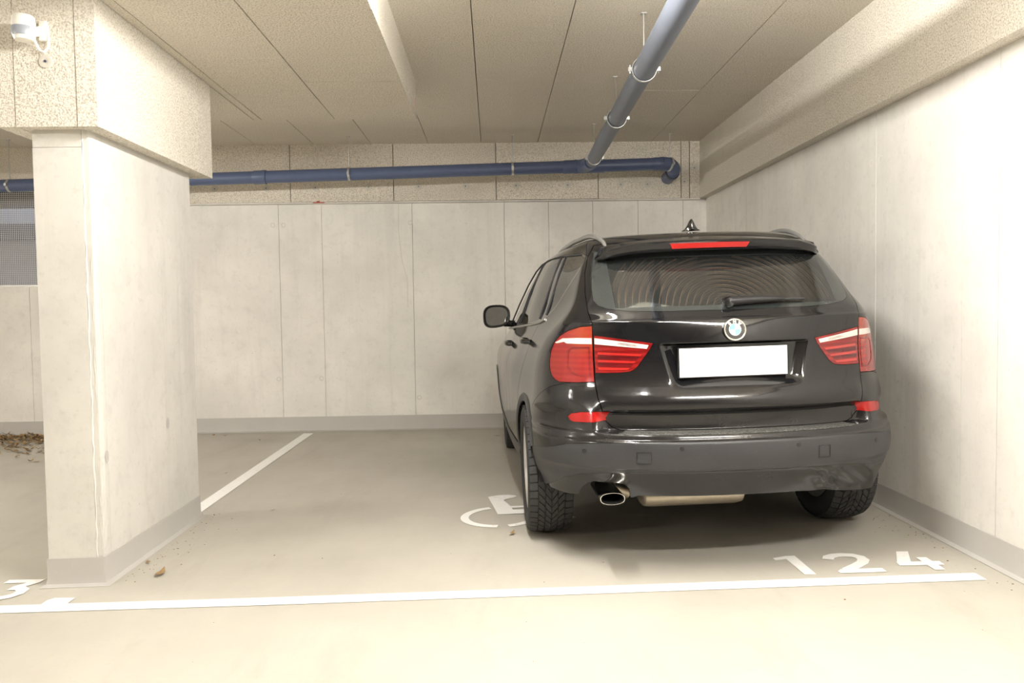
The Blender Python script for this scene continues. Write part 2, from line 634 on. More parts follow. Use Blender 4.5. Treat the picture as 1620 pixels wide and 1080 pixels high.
# lowered soffit on the left
so = struct_box('ceiling_soffit', X_LEFT, X_SOFF - .05, 2.72, Y_SOFF - .05, Z_SOFF + .05, ZC + .06, 'concrete', label='lowered ceiling block clad in insulation boards')
scol = [(-8.4, -7.8), (-7.8, -7.2), (-7.2, -6.6), (-6.6, -6.0), (-6.0, -5.4), (-5.4, -4.8), (-4.8, -4.2), (-4.2, -3.6), (-3.6, -2.98), (-2.98, -2.38), (-2.38, -1.785), (-1.785, -1.725), (-1.725, -1.175), (-1.175, X_SOFF)]
for i, (a, b) in enumerate(scol):
    if i == 13:
        ys = [2.67, 3.9, 5.14, Y_SOFF]
    elif i == 12:
        ys = [2.67, 3.45, 4.68, 5.67, Y_SOFF]
    elif i == 11:
        ys = [2.67, 4.1, 5.0, Y_SOFF]
    else:
        ys = [2.67, 3.2 + .5 * random.random(), 4.6 + .4 * random.random(), Y_SOFF]
    for y0, y1 in zip(ys, ys[1:]):
        d = random.uniform(-.001, .001)
        box('insulation_board', a + .003, b - .003 if i < 13 else b - .0125, y0 + .001, y1 - .001, Z_SOFF + d, Z_SOFF + .05, 'board', so)
for y0, y1 in ((2.67, 3.9), (3.9, 5.14), (5.14, Y_SOFF)):
    box('edge_board', X_SOFF - .012, X_SOFF + random.uniform(-.002, .002), y0 + .001, y1 - .001, Z_SOFF - .002, ZC + .005, 'board_light', so)
for a in np.arange(-8.4, -.7, 1.2):
    b = min(a + 1.2, X_SOFF - .05)
    box('edge_board', a + .002, b - .002, Y_SOFF - .05, Y_SOFF - .001, Z_SOFF + .051, ZC + .005, 'board', so)
    box('edge_board', a + .002, b - .002, 2.67, 2.72, Z_SOFF + .051, ZC + .005, 'board', so)
v, f = box_vf(X_SOFF - .002, X_SOFF + .0025, 6.0, 6.03, Z_SOFF + .05, Z_SOFF + .12)
make('paint_smear', v, f, 'pale_red', so, label='faint red paint smear')

# pier with its clad head
PX0, PX1, PY0, PY1 = -2.128, -1.868, 3.80, 5.03
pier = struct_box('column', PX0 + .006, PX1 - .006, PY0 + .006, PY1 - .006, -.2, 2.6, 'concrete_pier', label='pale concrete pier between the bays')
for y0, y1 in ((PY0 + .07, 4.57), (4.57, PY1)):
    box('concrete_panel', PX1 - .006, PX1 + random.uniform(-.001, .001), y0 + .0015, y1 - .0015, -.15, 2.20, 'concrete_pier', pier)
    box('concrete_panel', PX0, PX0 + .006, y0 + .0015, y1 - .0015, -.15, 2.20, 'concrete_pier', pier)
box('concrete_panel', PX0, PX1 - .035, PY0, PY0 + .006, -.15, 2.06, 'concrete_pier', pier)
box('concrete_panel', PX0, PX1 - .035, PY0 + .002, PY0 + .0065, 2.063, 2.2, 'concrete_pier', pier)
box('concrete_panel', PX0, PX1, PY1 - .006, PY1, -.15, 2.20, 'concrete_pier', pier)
# chamfered front arris with ragged fillets
v = []
rng = random.Random(3)
zs = list(np.linspace(-.15, 2.2, 60))
for z in zs:
    j = lambda s: rng.uniform(-s, s)
    v += [(PX1 - .034 + j(.003), PY0 + .001, z), (PX1 - .026 + j(.004), PY0 + .010 + j(.002), z), (PX1 - .012 + j(.003), PY0 + .006 + j(.003), z), (PX1 - .004 + j(.002), PY0 + .022 + j(.003), z), (PX1 - .0005, PY0 + .045 + j(.006), z), (PX1 - .001, PY0 + .071, z)]
f = []
for i in range(len(zs) - 1):
    for k in range(5):
        f.append((i * 6 + k, i * 6 + k + 1, (i + 1) * 6 + k + 1, (i + 1) * 6 + k))
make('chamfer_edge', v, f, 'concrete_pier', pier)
for (y, z, s) in ((4.585, .655, .022), (3.86, .60, .02)):
    v, f = lathe_vf([(0, .0001), (.002, s * .5), (.0015, s)], 8, 'X', (PX1 + .0005, y, z))
    make('chipped_spot', [(p[0], p[1] if True else 0, z + (p[2] - z) * 1.6) for p in v], f, 'base_paint', pier)

HX0, HX1, HY0, HY1, HZ = -2.245, -1.785, 3.72, 5.21, 2.138
head = struct_box('beam_head', HX0 + .09, HX1 - .09, HY0 + .05, HY1 - .05, HZ + .045, Z_SOFF + .02, 'concrete', label='board-clad beam end on top of the pier')
box('insulation_board', HX1 - .09, HX1, HY0, 4.86, HZ, Z_SOFF + .01, 'board_light', head)
box('insulation_board', HX1 - .09, HX1 - .001, 4.864, HY1, HZ + .001, Z_SOFF + .01, 'board_light', head)
box('insulation_board', HX0, HX0 + .088, HY0 + .006, HY1, HZ + .002, Z_SOFF + .01, 'board_light', head)
box('insulation_board', HX0 + .092, HX1 - .094, HY0 + .003, HY0 + .05, HZ + .001, Z_SOFF + .01, 'board_light', head)
box('insulation_board', HX0 + .09, HX1 - .09, HY1 - .049, HY1 - .002, HZ + .001, Z_SOFF + .01, 'board_light', head)
box('soffit_board', HX0 + .09, HX1 - .091, HY0 + .051, HY1 - .051, HZ + .004, HZ + .045, 'board', head)
disc_washer(head, (-2.008, HY0 - .001, 2.43), 'Y', .030)


# painted base bands
def base_band(name, pts, h, t=.006, out=(0, -1), fillet=.035, label=None):
    """band standing on the floor along a polyline, with a small cove at its foot"""
    V, Fc = [], []
    ox, oy = out
    for (x, y, hh) in pts:
        z = floor_z(x, y)
        V += [(x, y, z - .03), (x + ox * fillet, y + oy * fillet, z + .0015), (x + ox * fillet * .35, y + oy * fillet * .35, z + .012), (x + ox * t, y + oy * t, z + fillet), (x + ox * t, y + oy * t, z + hh), (x, y, z + hh)]
    m = 6
    for i in range(len(pts) - 1):
        for k in range(m - 1):
            Fc.append((i * m + k, i * m + k + 1, (i + 1) * m + k + 1, (i + 1) * m + k))
    return make(name, V, Fc, 'base_paint', None, 50, kind='structure', label=label)


bbk = base_band('baseboard_back', [(x, Y_WALL - .001, .155) for x in np.linspace(X_LEFT, X_WALL, 20)], .155, label='grey painted base band of the back wall')
bbr = base_band('baseboard_right', [(X_WALL - .001, y, .135) for y in np.linspace(Y_FRONT, Y_WALL - .01, 24)], .14, out=(-1, 0), label='grey painted base band of the wall beside the car')
# the band runs round the pier with mitred corners
V, Fc = [], []
fl, bt = .035, .006
for (x, y, ox, oy) in ((PX0, PY0, -1, -1), (PX1, PY0, 1, -1), (PX1, 4.57, 1, 0), (PX1, PY1, 1, 1), (PX0, PY1, -1, 1)):
    z = floor_z(x, y)
    V += [(x, y, z - .03), (x + ox * fl, y + oy * fl, z + .0015), (x + ox * fl * .35, y + oy * fl * .35, z + .012), (x + ox * bt, y + oy * bt, z + fl), (x + ox * bt, y + oy * bt, z + .132), (x, y, z + .132)]
for i in range(5):
    k = (i + 1) % 5
    for q in range(5):
        Fc.append((i * 6 + q, i * 6 + q + 1, k * 6 + q + 1, k * 6 + q))
make('baseboard_column', V, Fc, 'base_paint', None, 50, kind='structure', label='grey painted base band round the pier')

# light-well opening with its wire mesh
win = empty('window_1', (WX0, Y_WALL, WZ0), kind='structure', label='light well opening covered with galvanised wire mesh')
win_inv = Vector((WX0, Y_WALL, WZ0))


def wv(vf):
    return [tuple(Vector(p) - win_inv) for p in vf[0]], vf[1]


v, f = wv(join_vf([box_vf(WX0 - .1, WX1 + .1, Y_WALL + .25, Y_WALL + .85, WZ0 - .2, WZ0 - .005), box_vf(WX0 - .1, WX0 - .002, Y_WALL + .06, Y_WALL + .85, WZ0 - .2, 3.4), box_vf(WX1 + .002, WX1 + .1, Y_WALL + .06, Y_WALL + .85, WZ0 - .2, 3.4), box_vf(WX0 - .1, WX1 + .1, Y_WALL + .80, Y_WALL + .9, WZ0 - .2, 3.4)]))
make('light_well_lining', v, f, 'light_well', win)
v, f = wv(box_vf(WX0, WX1, Y_WALL + .06, Y_WALL + .25, WZ0 - .06, WZ0 - .001))
make('sill', v, f, 'concrete', win)
v, f = wv(box_vf(WX0, WX1, Y_WALL + .07, Y_WALL + .30, 2.42, 2.66))
make('lintel', v, f, 'light_well_dark', win)
v, f = wv(box_vf(WX0, WX1, Y_WALL + .62, Y_WALL + .795, 2.12, 2.30))
make('ledge', v, f, 'light_well_dark', win)
bars = []
pt = .0195
x = WX0 + .01
while x < WX1:
    bars.append(box_vf(x - .0021, x + .0021, Y_WALL + .012, Y_WALL + .016, WZ0, WZ1))
    x += pt
z = WZ0 + .005
while z < WZ1:
    bars.append(box_vf(WX0, WX1, Y_WALL + .008, Y_WALL + .012, z - .0021, z + .0021))
    z += pt
v, f = wv(join_vf(bars))
make('wire_mesh', v, f, 'steel_mesh', win, kind='stuff')
v, f = wv(join_vf([box_vf(WX0 - .02, WX1 + .02, Y_WALL - .006, Y_WALL + .010, WZ1 - .015, WZ1 + .012), box_vf(WX0 - .02, WX1 + .02, Y_WALL - .004, Y_WALL + .010, WZ0 - .012, WZ0 + .012)]))
make('mesh_frame', v, f, 'zinc', win)
# the well is open to daylight above

# ------------------------------------------------------------------ pipes
PY = 8.05


def pipe_z(x):
    return 2.592 + (x + 2.98) * (2.704 - 2.592) / (1.89 + 2.98)


R_P = .0615
bp = empty('drain_pipe', (-6.5, PY, pipe_z(-6.5)), label='blue plastic drain pipe running along the back wall under the ceiling', cat='pipe')
bo = Vector(bp.location)


def local(path, o):
    return [tuple(Vector(p) - o) for p in path]


segs = [(-6.5, -2.26), (-2.24, .86), (1.12, 1.70)]
for a, b in segs:
    tube('pipe_section', local([(a, PY, pipe_z(a)), (b, PY, pipe_z(b))], bo), R_P, 'pvc_blue', bp, 28)
for a, b, r in ((-2.36, -2.23, .070), (.72, .86, .070), (1.62, 1.72, .069)):
    m = (a + b) / 2
    tube('socket_collar', local([(a, PY, pipe_z(a)), (a + .012, PY, pipe_z(a)), (b - .025, PY, pipe_z(b)), (b - .024, PY, pipe_z(b)), (b, PY, pipe_z(b))], bo), [R_P + .001, r - .003, r - .003, r, r], 'pvc_blue', bp, 28)
# branch fitting
jx = 1.0
tube('branch_fitting', local([(.85, PY, pipe_z(.85)), (1.13, PY, pipe_z(1.13))], bo), .068, 'pvc_blue', bp, 28)
tube('branch_fitting', local([(.86, PY, pipe_z(.86)), (.93, PY - .05, pipe_z(.93)), (.965, PY - .16, pipe_z(.95)), (.975, PY - .26, pipe_z(.95) - .003)], bo), [.062, .068, .068, .070], 'pvc_blue', bp, 28)
# end bend going back into the wall
bend = []
for k in range(9):
    a = math.radians(90 * k / 8)
    bend.append((1.72 + .13 * math.sin(a), PY + .09 * (1 - math.cos(a)), pipe_z(1.72) - .055 * (1 - math.cos(a))))
tube('end_bend', local(bend, bo), .069, 'pvc_blue', bp, 28)
e = Vector(bend[-1])
tube('end_bend', local([tuple(e), (e.x, e.y + .05, e.z - .012), (e.x, Y_BOARD + .02, e.z - .03)], bo), .064, 'pvc_blue', bp, 28)
tube('seal_ring', local([(e.x, e.y + .03, e.z - .008), (e.x, e.y + .07, e.z - .016)], bo), .072, 'pvc_dark', bp, 28)

GX, GZ = .905, 2.672


def gpipe(y):
    return (GX + (y - 4.6) * .024, y, GZ + (y - 4.6) * .004)


gp = empty('branch_pipe', gpipe(3.0), label='grey plastic drain pipe running from the ceiling to the blue pipe', cat='pipe')
go = Vector(gp.location)
tube('pipe_section', local([gpipe(4.745), gpipe(3.05), gpipe(2.9)], go), .0655, 'pvc_grey', gp, 28)
tube('pipe_section', local([gpipe(5.995), gpipe(4.745)], go), .0635, 'pvc_grey', gp, 28)
tube('pipe_section', local([gpipe(7.85), gpipe(5.995)], go), .0625, 'pvc_grey', gp, 28)
for y in (4.745, 5.995):
    tube('socket_collar', local([gpipe(y + .075), gpipe(y + .07), gpipe(y)], go), [.065, .070, .070], 'pvc_grey', gp, 28)
    tube('seal_ring', local([gpipe(y + .004), gpipe(y - .008)], go), .0675, 'pvc_dark', gp, 28)
b0 = Vector(gpipe(2.9))
tube('end_bend', local([tuple(b0)] + [(b0.x, b0.y - .12 * math.sin(math.radians(a)), b0.z + .12 * (1 - math.cos(math.radians(a)))) for a in range(10, 91, 10)] + [(b0.x, b0.y - .12, ZC + .06)], go), .066, 'pvc_grey', gp, 28)


def hanger(x, y, z, direction, r, rod_x, rod_y, label, plate=True, rod_from=None):
    h = empty('pipe_hanger', (x, y, z), label=label, cat='pipe clamp', group='steel clamps holding the drain pipes')
    ring = []
    ax = Vector(direction).normalized()
    w = .011
    prof = [(-w, r), (-w, r + .0035), (w, r + .0035), (w, r), (-w, r)]
    v, f = lathe_vf(prof, 28, 'X')
    rot = Vector((1, 0, 0)).rotation_difference(ax).to_matrix()
    make('clamp_ring', [rot @ Vector(p) for p in v], f, 'zinc', h, 40)
    side = ax.cross(Vector((0, 0, 1))).normalized()
    for s in (-1, 1):
        c = side * s * (r + .012)
        v, f = box_vf(-.011, .011, -.012, .012, -.012, .012)
        M = Matrix((ax, side, Vector((0, 0, 1)))).transposed()
        lug = make('clamp_lug', [M @ Vector(p) + c for p in v], f, 'zinc', h)
        tube('clamp_bolt', [tuple(c + Vector((0, 0, -.024))), tuple(c + Vector((0, 0, .024)))], .005, 'zinc', h, 8)
    top = Vector((rod_x, rod_y, ZC - .002)) - Vector((x, y, z))
    st = Vector((0, 0, r + .004)) if rod_from is None else Vector(rod_from)
    tube('threaded_rod', [tuple(st), tuple(top)], .0048, 'zinc', h, 8)
    tube('boss_nut', [tuple(st + Vector((0, 0, -.006))), tuple(st + Vector((0, 0, .022)))], .010, 'zinc', h, 6)
    if plate:
        v, f = box_vf(top.x - .016, top.x + .016, top.y - .016, top.y + .016, top.z - .004, top.z + .001)
        make('ceiling_plate', v, f, 'zinc', h)
    return h


for x, lb in ((-4.74, 'steel pipe clamp on the blue pipe above the wire mesh opening'), (-2.99, 'steel pipe clamp on the blue pipe just behind the pier'), (-1.41, 'steel pipe clamp on the blue pipe nearest the pier in open view'), (.215, 'steel pipe clamp at the middle of the blue pipe')):
    hanger(x, PY, pipe_z(x), (1, 0, .02), R_P + .0005, x, PY, lb)
hanger(1.79, PY + .012, pipe_z(1.79) - .006, (1, .35, -.2), .0695, 1.80, PY + .01, 'steel pipe clamp hidden behind the end bend of the blue pipe')
for y, ry, lb in ((4.745, 4.75, 'bright steel clamp on the grey pipe nearest the camera'), (5.985, 6.05, 'steel clamp halfway along the grey pipe'), (7.60, 7.60, 'steel clamp where the grey pipe meets the blue pipe')):
    p = gpipe(y)
    hanger(p[0], y, p[2], (.024, 1, 0), .0705 if y < 7 else .0635, p[0] + .0, ry, lb)

# ------------------------------------------------------------------ motion sensor on the pier head
ms = empty('motion_sensor', (-2.028, HY0 - .001, 2.56), label='small white motion sensor mounted on the beam end above the pier', cat='sensor')
v, f = lathe_vf([(-.075, .001), (-.075, .022), (-.070, .038), (-.055, .045), (.0, .048), (.028, .046), (.036, .040), (.036, .001)], 24, 'Z', (-.030, -.075, .010))
make('sensor_head', [(p[0], p[1], p[2]) for p in v], f, 'white_plastic', ms, 40)
v, f = lathe_vf([(-.052, .0475), (-.045, .049), (-.018, .0498), (-.012, .0485)], 18, 'Z', (-.030, -.075, .007), math.radians(190), math.radians(330))
make('lens_window', v, f, 'sensor_lens', ms, 40)
tube('swivel_arm', [(-.02, -.05, -.01), (.0, -.035, -.012), (.02, -.02, .0)], [.026, .02, .022], 'white_plastic', ms, 14)
box('wall_plate', .004, .04, -.022, 0, -.045, .045, 'white_plastic', ms, .006)
tube('cable', [(.03, -.012, .03), (.042, -.014, .02), (.046, -.016, -.03), (.042, -.016, -.075), (.026, -.018, -.095), (.006, -.02, -.088), (-.006, -.025, -.06), (-.008, -.04, -.035)], .006, 'white_plastic', ms, 10)

# ------------------------------------------------------------------ strip lights over the drive aisle
def strip_light(x, y, z, along, label, length=1.5):
    t = empty('strip_light', (x, y, z), label=label, cat='lamp', group='strip lights under the ceiling of the drive aisle')
    L = length / 2

    def place(vf):
        return (vf[0], vf[1]) if along == 'X' else ([(-p[1], p[0], p[2]) for p in vf[0]], vf[1])
    v, f = place(box_vf(-L, L, -.045, .045, .035, .075))
    make('housing', v, f, 'white_plastic', t)
    v, f = place(lathe_vf([(-L + .04, .030), (L - .04, .030)], 12, 'X'))
    make('fluorescent_tube', v, f, 'tube_glow', t)
    for s in (-1, 1):
        v, f = place(box_vf(s * L - .04 if s > 0 else -L, L if s > 0 else -L + .04, -.036, .036, -.036, .06))
        make('end_cap', v, f, 'white_plastic', t)
    for s in (-.5, .5):
        v, f = place(box_vf(s * L - .006, s * L + .006, -.006, .006, .075, ZC - z))
        make('hanger_rod', v, f, 'zinc', t)


for (x, y, z, al, lb) in ((-.02, 2.8, 2.765, 'Y', 'strip light on the bay ceiling beside the lowered block'),
                          (1.40, .9, 2.72, 'X', 'strip light over the aisle in front of the car'),
                          (-5.4, 4.4, 2.60, 'Y', 'added strip light in the next bay that brightens the back wall'),  # added lamp out of view, evens the light on the back wall
                          (-6.2, .6, 2.70, 'X', 'strip light at the far left end of the aisle')):
    strip_light(x, y, z, al, lb)

# ------------------------------------------------------------------ dry leaves and grit
def leaf_vf(x, y, s, rot, curl, rng, zoff=0.0):
    outline = [(-1, 0), (-.55, .32), (0, .42), (.5, .26), (1, 0), (.5, -.26), (0, -.42), (-.55, -.32)]
    c, sn = math.cos(rot), math.sin(rot)
    V = [(x, y, floor_z(x, y) + .004 + zoff + curl * .15 * s)]
    for (a, b) in outline:
        px, py = s * (a * c - b * sn), s * (a * sn + b * c)
        z = curl * s * (a * a * .8 + abs(b) * .9) * rng.uniform(.6, 1.3)
        V.append((x + px, y + py, floor_z(x + px, y + py) + .003 + zoff + z))
    return V, [(0, i + 1, (i + 1) % 8 + 1) for i in range(8)]


rng = random.Random(11)
parts = []
for k in range(900):
    g = rng.random()
    if g < .6:
        x, y = rng.gauss(-5.0, .55), 8.47 - abs(rng.gauss(0, .22))
    elif g < .9:
        x, y = rng.gauss(-4.95, .45), 7.95 + rng.gauss(0, .18)
    else:
        x, y = rng.gauss(-4.6, .5), 7.6 + rng.gauss(0, .35)
    if y > 8.47 or x < -6.4:
        continue
    parts.append(leaf_vf(x, y, rng.uniform(.012, .045), rng.uniform(0, 6.28), rng.uniform(.1, 1.0), rng, max(0, rng.gauss(0, .02)) if y > 7.8 else 0))
v, f = join_vf(parts)
set_props(make('fallen_leaves', v, f, 'dry_leaf'), 'heap of dry brown leaves on the floor below the light well', 'leaves', None, 'stuff')


def unproject_floor(px, py):
    d = _f + (px - 810) / FOCAL_PX * _r - (py - 540) / FOCAL_PX * _u
    z = 0.0
    for _ in range(25):
        t = (z - CAM_H) / d.z
        z = floor_z(d.x * t, d.y * t)
    return d.x * t, d.y * t


single = [(254, 909, .05, 'curled dry leaf lying on the floor beside the pier base'), (411, 697, .022, 'tiny dry leaf near the back wall beside the white side line'), (357, 750, .022, 'tiny dark leaf on the floor behind the pier'), (636, 848, .0, ''),
          (810, 846, .03, 'small tan leaf on the floor in front of the wheelchair symbol'), (338, 689, .035, 'pale dry leaf by the back wall just behind the pier'), (357, 690, .03, 'brown dry leaf by the back wall next to the pale one'),
          (432, 808, .02, 'tiny leaf on the open floor of the empty bay part'), (1030, 1000, .0, ''), (786, 690, .04, 'pale dry leaf on the floor beside the front tyre'), (234, 891, .02, 'tiny leaf close to the pier base')]
for px, py, s, lb in single:
    if s <= 0:
        continue
    x, y = unproject_floor(px, py)
    v, f = leaf_vf(0, 0, s, rng.uniform(0, 6.28), rng.uniform(.2, .8), rng)
    o = make('dry_leaf', v, f, 'dry_leaf', None, None, label=lb, cat='leaf', group='single dry leaves on the floor')
    o.location = (x, y, floor_z(x, y) - floor_z(0, 0) + .001)
parts = []
for k in range(170):
    if k < 70:
        px, py = rng.uniform(180, 320), 0
        tt = rng.random()
        x, y = PX1 + .05 + abs(rng.gauss(0, .10)), PY0 + tt * 1.3
    elif k < 120:
        x, y = X_WALL - .05 - abs(rng.gauss(0, .12)), rng.uniform(3.2, 4.6)
    else:
        x, y = rng.uniform(-1.75, 2.1), rng.uniform(2.6, 7.5)
    s = rng.uniform(.0012, .0035)
    z = floor_z(x, y)
    parts.append(box_vf(x - s, x + s, y - s * .8, y + s * .8, z, z + s * .7))
v, f = join_vf(parts)
set_props(make('grit_debris', v, f, 'dry_leaf'), 'loose grit scattered along the edges of the floor', 'grit', None, 'stuff')

# ------------------------------------------------------------------ car materials
def mat_paint():
    t = NT('car_paint')
    co = t.coord()
    n1 = t.noise(co, 7, 5, .65)
    n2 = t.noise(co, 160, 3, .6)
    sx = t.n('SeparateXYZ')
    t.l(co, sx.inputs[0])
    # road dust collects low down and on the ledges of the tail
    low = t.ramp(sx.outputs['Z'], [(.30, .30), (.66, .30), (.92, .14), (1.3, .05)])
    dust = t.math('MULTIPLY', t.math('MULTIPLY', t.ramp(n1, [(.25, .1), (.8, 1.)]), t.ramp(n2, [(.3, .3), (.7, 1.)])), low)
    col = t.mix((.0055, .0055, .0065), (.20, .185, .16), t.math('MULTIPLY', dust, .30))
    rg = t.math('ADD', .07, t.math('MULTIPLY', dust, .7), clamp=True)
    t.principled(col, rg, coat=0.0, spec=.5)


mat_paint()


def mat_cladding():
    t = NT('grey_plastic')
    co = t.coord()
    n1 = t.noise(co, 5, 5, .6)
    n2 = t.noise(co, 90, 3)
    col = t.mix((.024, .0245, .027), (.036, .036, .038), n1)
    col = t.mix(col, (.11, .105, .10), t.ramp(n2, [(.6, 0.), (.8, .2)]))
    t.principled(col, .42, spec=.5, bump=n2, bump_d=.0004, bump_s=.2)


mat_cladding()


def mat_dirt_ledge():
    t = NT('dusty_ledge')
    n2 = t.noise(t.coord(), 130, 4, .7)
    t.principled(t.mix((.015, .015, .015), (.13, .125, .11), t.ramp(n2, [(.42, 0.), (.7, 1.)])), .7)


mat_dirt_ledge()


def mat_glass(name, tint, frit=None):
    t = NT(name)
    fr = t.n('Fresnel')
    fr.inputs[0].default_value = 1.52
    tr = t.n('BsdfTransparent')
    tr.inputs[0].default_value = (*tint, 1)
    gl = t.n('BsdfGlossy')
    gl.inputs[0].default_value = (1, 1, 1, 1)
    gl.inputs[1].default_value = .02
    ms_ = t.n('MixShader')
    base = tr.outputs[0]
    if frit:
        co = t.coord()
        s = t.n('SeparateXYZ')
        t.l(co, s.inputs[0])
        ax_ = t.math('ABSOLUTE', s.outputs['X'])
        # ceramic frit border
        m1 = t.math('GREATER_THAN', ax_, .525)
        m2 = t.math('LESS_THAN', s.outputs['Z'], 1.222)
        m3 = t.math('GREATER_THAN', s.outputs['Z'], 1.462)
        border = t.math('MAXIMUM', t.math('MAXIMUM', m1, m2), m3)
        d = t.n('BsdfDiffuse')
        d.inputs[0].default_value = (.012, .015, .015, 1)
        mb = t.n('MixShader')
        t.l(border, mb.inputs[0])
        t.l(tr.outputs[0], mb.inputs[1])
        t.l(d.outputs[0], mb.inputs[2])
        base = mb.outputs[0]
        # thin film of dust
        nz = t.noise(co, 300, 2)
        nb = t.noise(co, 4, 4)
        dd = t.n('BsdfDiffuse')
        dd.inputs[0].default_value = (.34, .36, .35, 1)
        md = t.n('MixShader')
        t.l(t.math('MULTIPLY', t.math('MULTIPLY', t.ramp(nz, [(.45, .35), (.8, 1.)]), t.ramp(nb, [(.3, .5), (.7, 1.)])), .11), md.inputs[0])
        t.l(base, md.inputs[1])
        t.l(dd.outputs[0], md.inputs[2])
        base = md.outputs[0]
    t.l(fr.outputs[0], ms_.inputs[0])
    t.l(base, ms_.inputs[1])
    t.l(gl.outputs[0], ms_.inputs[2])
    t.l(ms_.outputs[0], t.out.inputs[0])


mat_glass('rear_glass', (.72, .75, .74), True)
mat_glass('side_glass', (.62, .65, .65))
mat_glass('screen_glass', (.78, .82, .80))


def mat_lens(name, c0, c1, spot=None):
    t = NT(name)
    co = t.coord()
    w = t.n('TexWave')
    w.bands_direction = 'Z'
    w.inputs['Scale'].default_value = 12
    w.inputs['Distortion'].default_value = 1.5
    t.l(co, w.inputs['Vector'])
    n1 = t.noise(co, 22, 3)
    col = t.mix(c0, c1, t.ramp(t.math('MULTIPLY', w.outputs['Fac'], n1), [(.1, 0.), (.55, 1.)]))
    if spot:
        s = t.n('SeparateXYZ')
        t.l(co, s.inputs[0])
        ax_ = t.math('ABSOLUTE', s.outputs['X'])
        # amber turn-signal chamber high on the inner side
        m = t.math('MULTIPLY', t.ramp(s.outputs['Z'], [(.0, 0.), (.98, 0.), (1.0, 1.)]), t.ramp(ax_, [(.60, 0.), (.66, 1.), (.72, 1.), (.76, 0.)]))
        zz = t.n('MapRange')
        zz.inputs[1].default_value = 1.00
        zz.inputs[2].default_value = 1.05
        t.l(s.outputs['Z'], zz.inputs[0])
        m = t.math('MULTIPLY', t.math('MULTIPLY', zz.outputs[0], t.ramp(ax_, [(.62, .6), (.68, 1.), (.75, 0.)])), .22)
        col = t.mix(col, (.55, .12, .02), m)
    t.principled(col, .14, coat=.5, spec=.4)


mat_lens('lens_red', (.215, .006, .005), (.255, .010, .007), True)
mat_lens('lens_red_inner', (.14, .005, .005), (.22, .009, .008))
mat_lens('lens_dark', (.07, .004, .005), (.12, .006, .008))
plain('lens_bright', (.36, .015, .012), .15, coat=1.0)
plain('lens_clear', (.66, .60, .55), .12, coat=1.0)
plain('lens_grey', (.40, .36, .35), .12, coat=1.0)
plain('reflector_red', (.29, .007, .006), .2, coat=.3, spec=.3)
plain('rubber', (.022, .022, .023), .75, var=.3, scale=40)
plain('tread_rubber', (.038, .037, .037), .82, var=.3, scale=60)
plain('black_trim', (.010, .010, .011), .4)
plain('gloss_black', (.006, .006, .007), .06, coat=.5)
plain('alloy', (.58, .57, .55), .32, .75)
plain('chrome', (.82, .80, .75), .10, 1.0, var=.02)
plain('exhaust_steel', (.42, .37, .29), .38, .9, var=.2)
plain('soot', (.008, .008, .008), .9)
plain('underbody', (.010, .010, .010), .85)
plain('plate_white', (.93, .93, .93), .55, var=.01)
plain('plate_black', (.008, .008, .008), .5)
plain('emblem_black', (.012, .012, .013), .15, coat=1.0)
plain('emblem_white', (.90, .90, .90), .2, coat=1.0, var=.01)
plain('emblem_blue', (.16, .42, .85), .2, coat=1.0)
plain('rail_metal', (.30, .30, .29), .30, .6)
plain('seat_fabric', (.045, .043, .042), .85)
plain('interior_plastic', (.02, .02, .02), .7)
plain('headliner', (.22, .21, .19), .9)
plain('mirror_glass', (.78, .80, .80), .02, 1.0, var=.01)

# ------------------------------------------------------------------ car body surface
car = empty('car', label='black compact SUV parked nose-in beside the wall, seen from behind', cat='car')
car.matrix_world = Matrix(((.9994838, -.0260136, -.0188528, 1.0971), (.0262497, .9995787, .0123818, 4.4602), (.0185227, -.0128703, .9997456, .0557), (0, 0, 0, 1)))


def pchip(pts):
    X = np.array([p[0] for p in pts], float)
    Y = np.array([p[1] for p in pts], float)
    h = np.diff(X)
    d = np.diff(Y) / h
    m = np.zeros(len(X))
    m[0], m[-1] = d[0], d[-1]
    for i in range(1, len(X) - 1):
        if d[i - 1] * d[i] > 0:
            w1, w2 = 2 * h[i] + h[i - 1], h[i] + 2 * h[i - 1]
            m[i] = (w1 + w2) / (w1 / d[i - 1] + w2 / d[i])

    def ev(x):
        x = np.clip(np.asarray(x, float), X[0], X[-1])
        i = np.clip(np.searchsorted(X, x) - 1, 0, len(h) - 1)
        t = (x - X[i]) / h[i]
        return (2 * t**3 - 3 * t**2 + 1) * Y[i] + (t**3 - 2 * t**2 + t) * h[i] * m[i] + (-2 * t**3 + 3 * t**2) * Y[i + 1] + (t**3 - t**2) * h[i] * m[i + 1]
    return ev


def sstep(a, b, x):
    t = np.clip((np.asarray(x, float) - a) / (b - a), 0, 1)
    return t * t * (3 - 2 * t)


REAR = pchip([(.24, -.86), (.33, -.905), (.367, -.925), (.43, -.955), (.478, -.974), (.486, -.980), (.493, -.990), (.52, -.998), (.57, -1.003), (.610, -1.000), (.620, -.996), (.626, -.986), (.640, -.980), (.652, -.972), (.6565, -.960), (.6595, -.920), (.664, -.905),
              (.68, -.902), (.72, -.906), (.738, -.912), (.747, -.924), (.755, -.933), (.768, -.939), (.788, -.940), (.812, -.934), (.842, -.919), (.872, -.905), (.92, -.893), (.98, -.884), (1.05, -.880), (1.10, -.873), (1.15, -.861), (1.160, -.856), (1.167, -.846), (1.18, -.833),
              (1.198, -.818), (1.25, -.775), (1.32, -.716), (1.40, -.648), (1.46, -.600), (1.50, -.570), (1.53, -.545), (1.56, -.505), (1.58, -.45), (1.60, -.35), (1.62, -.18), (1.64, .06), (1.655, .30), (1.665, .55), (1.672, .80)])
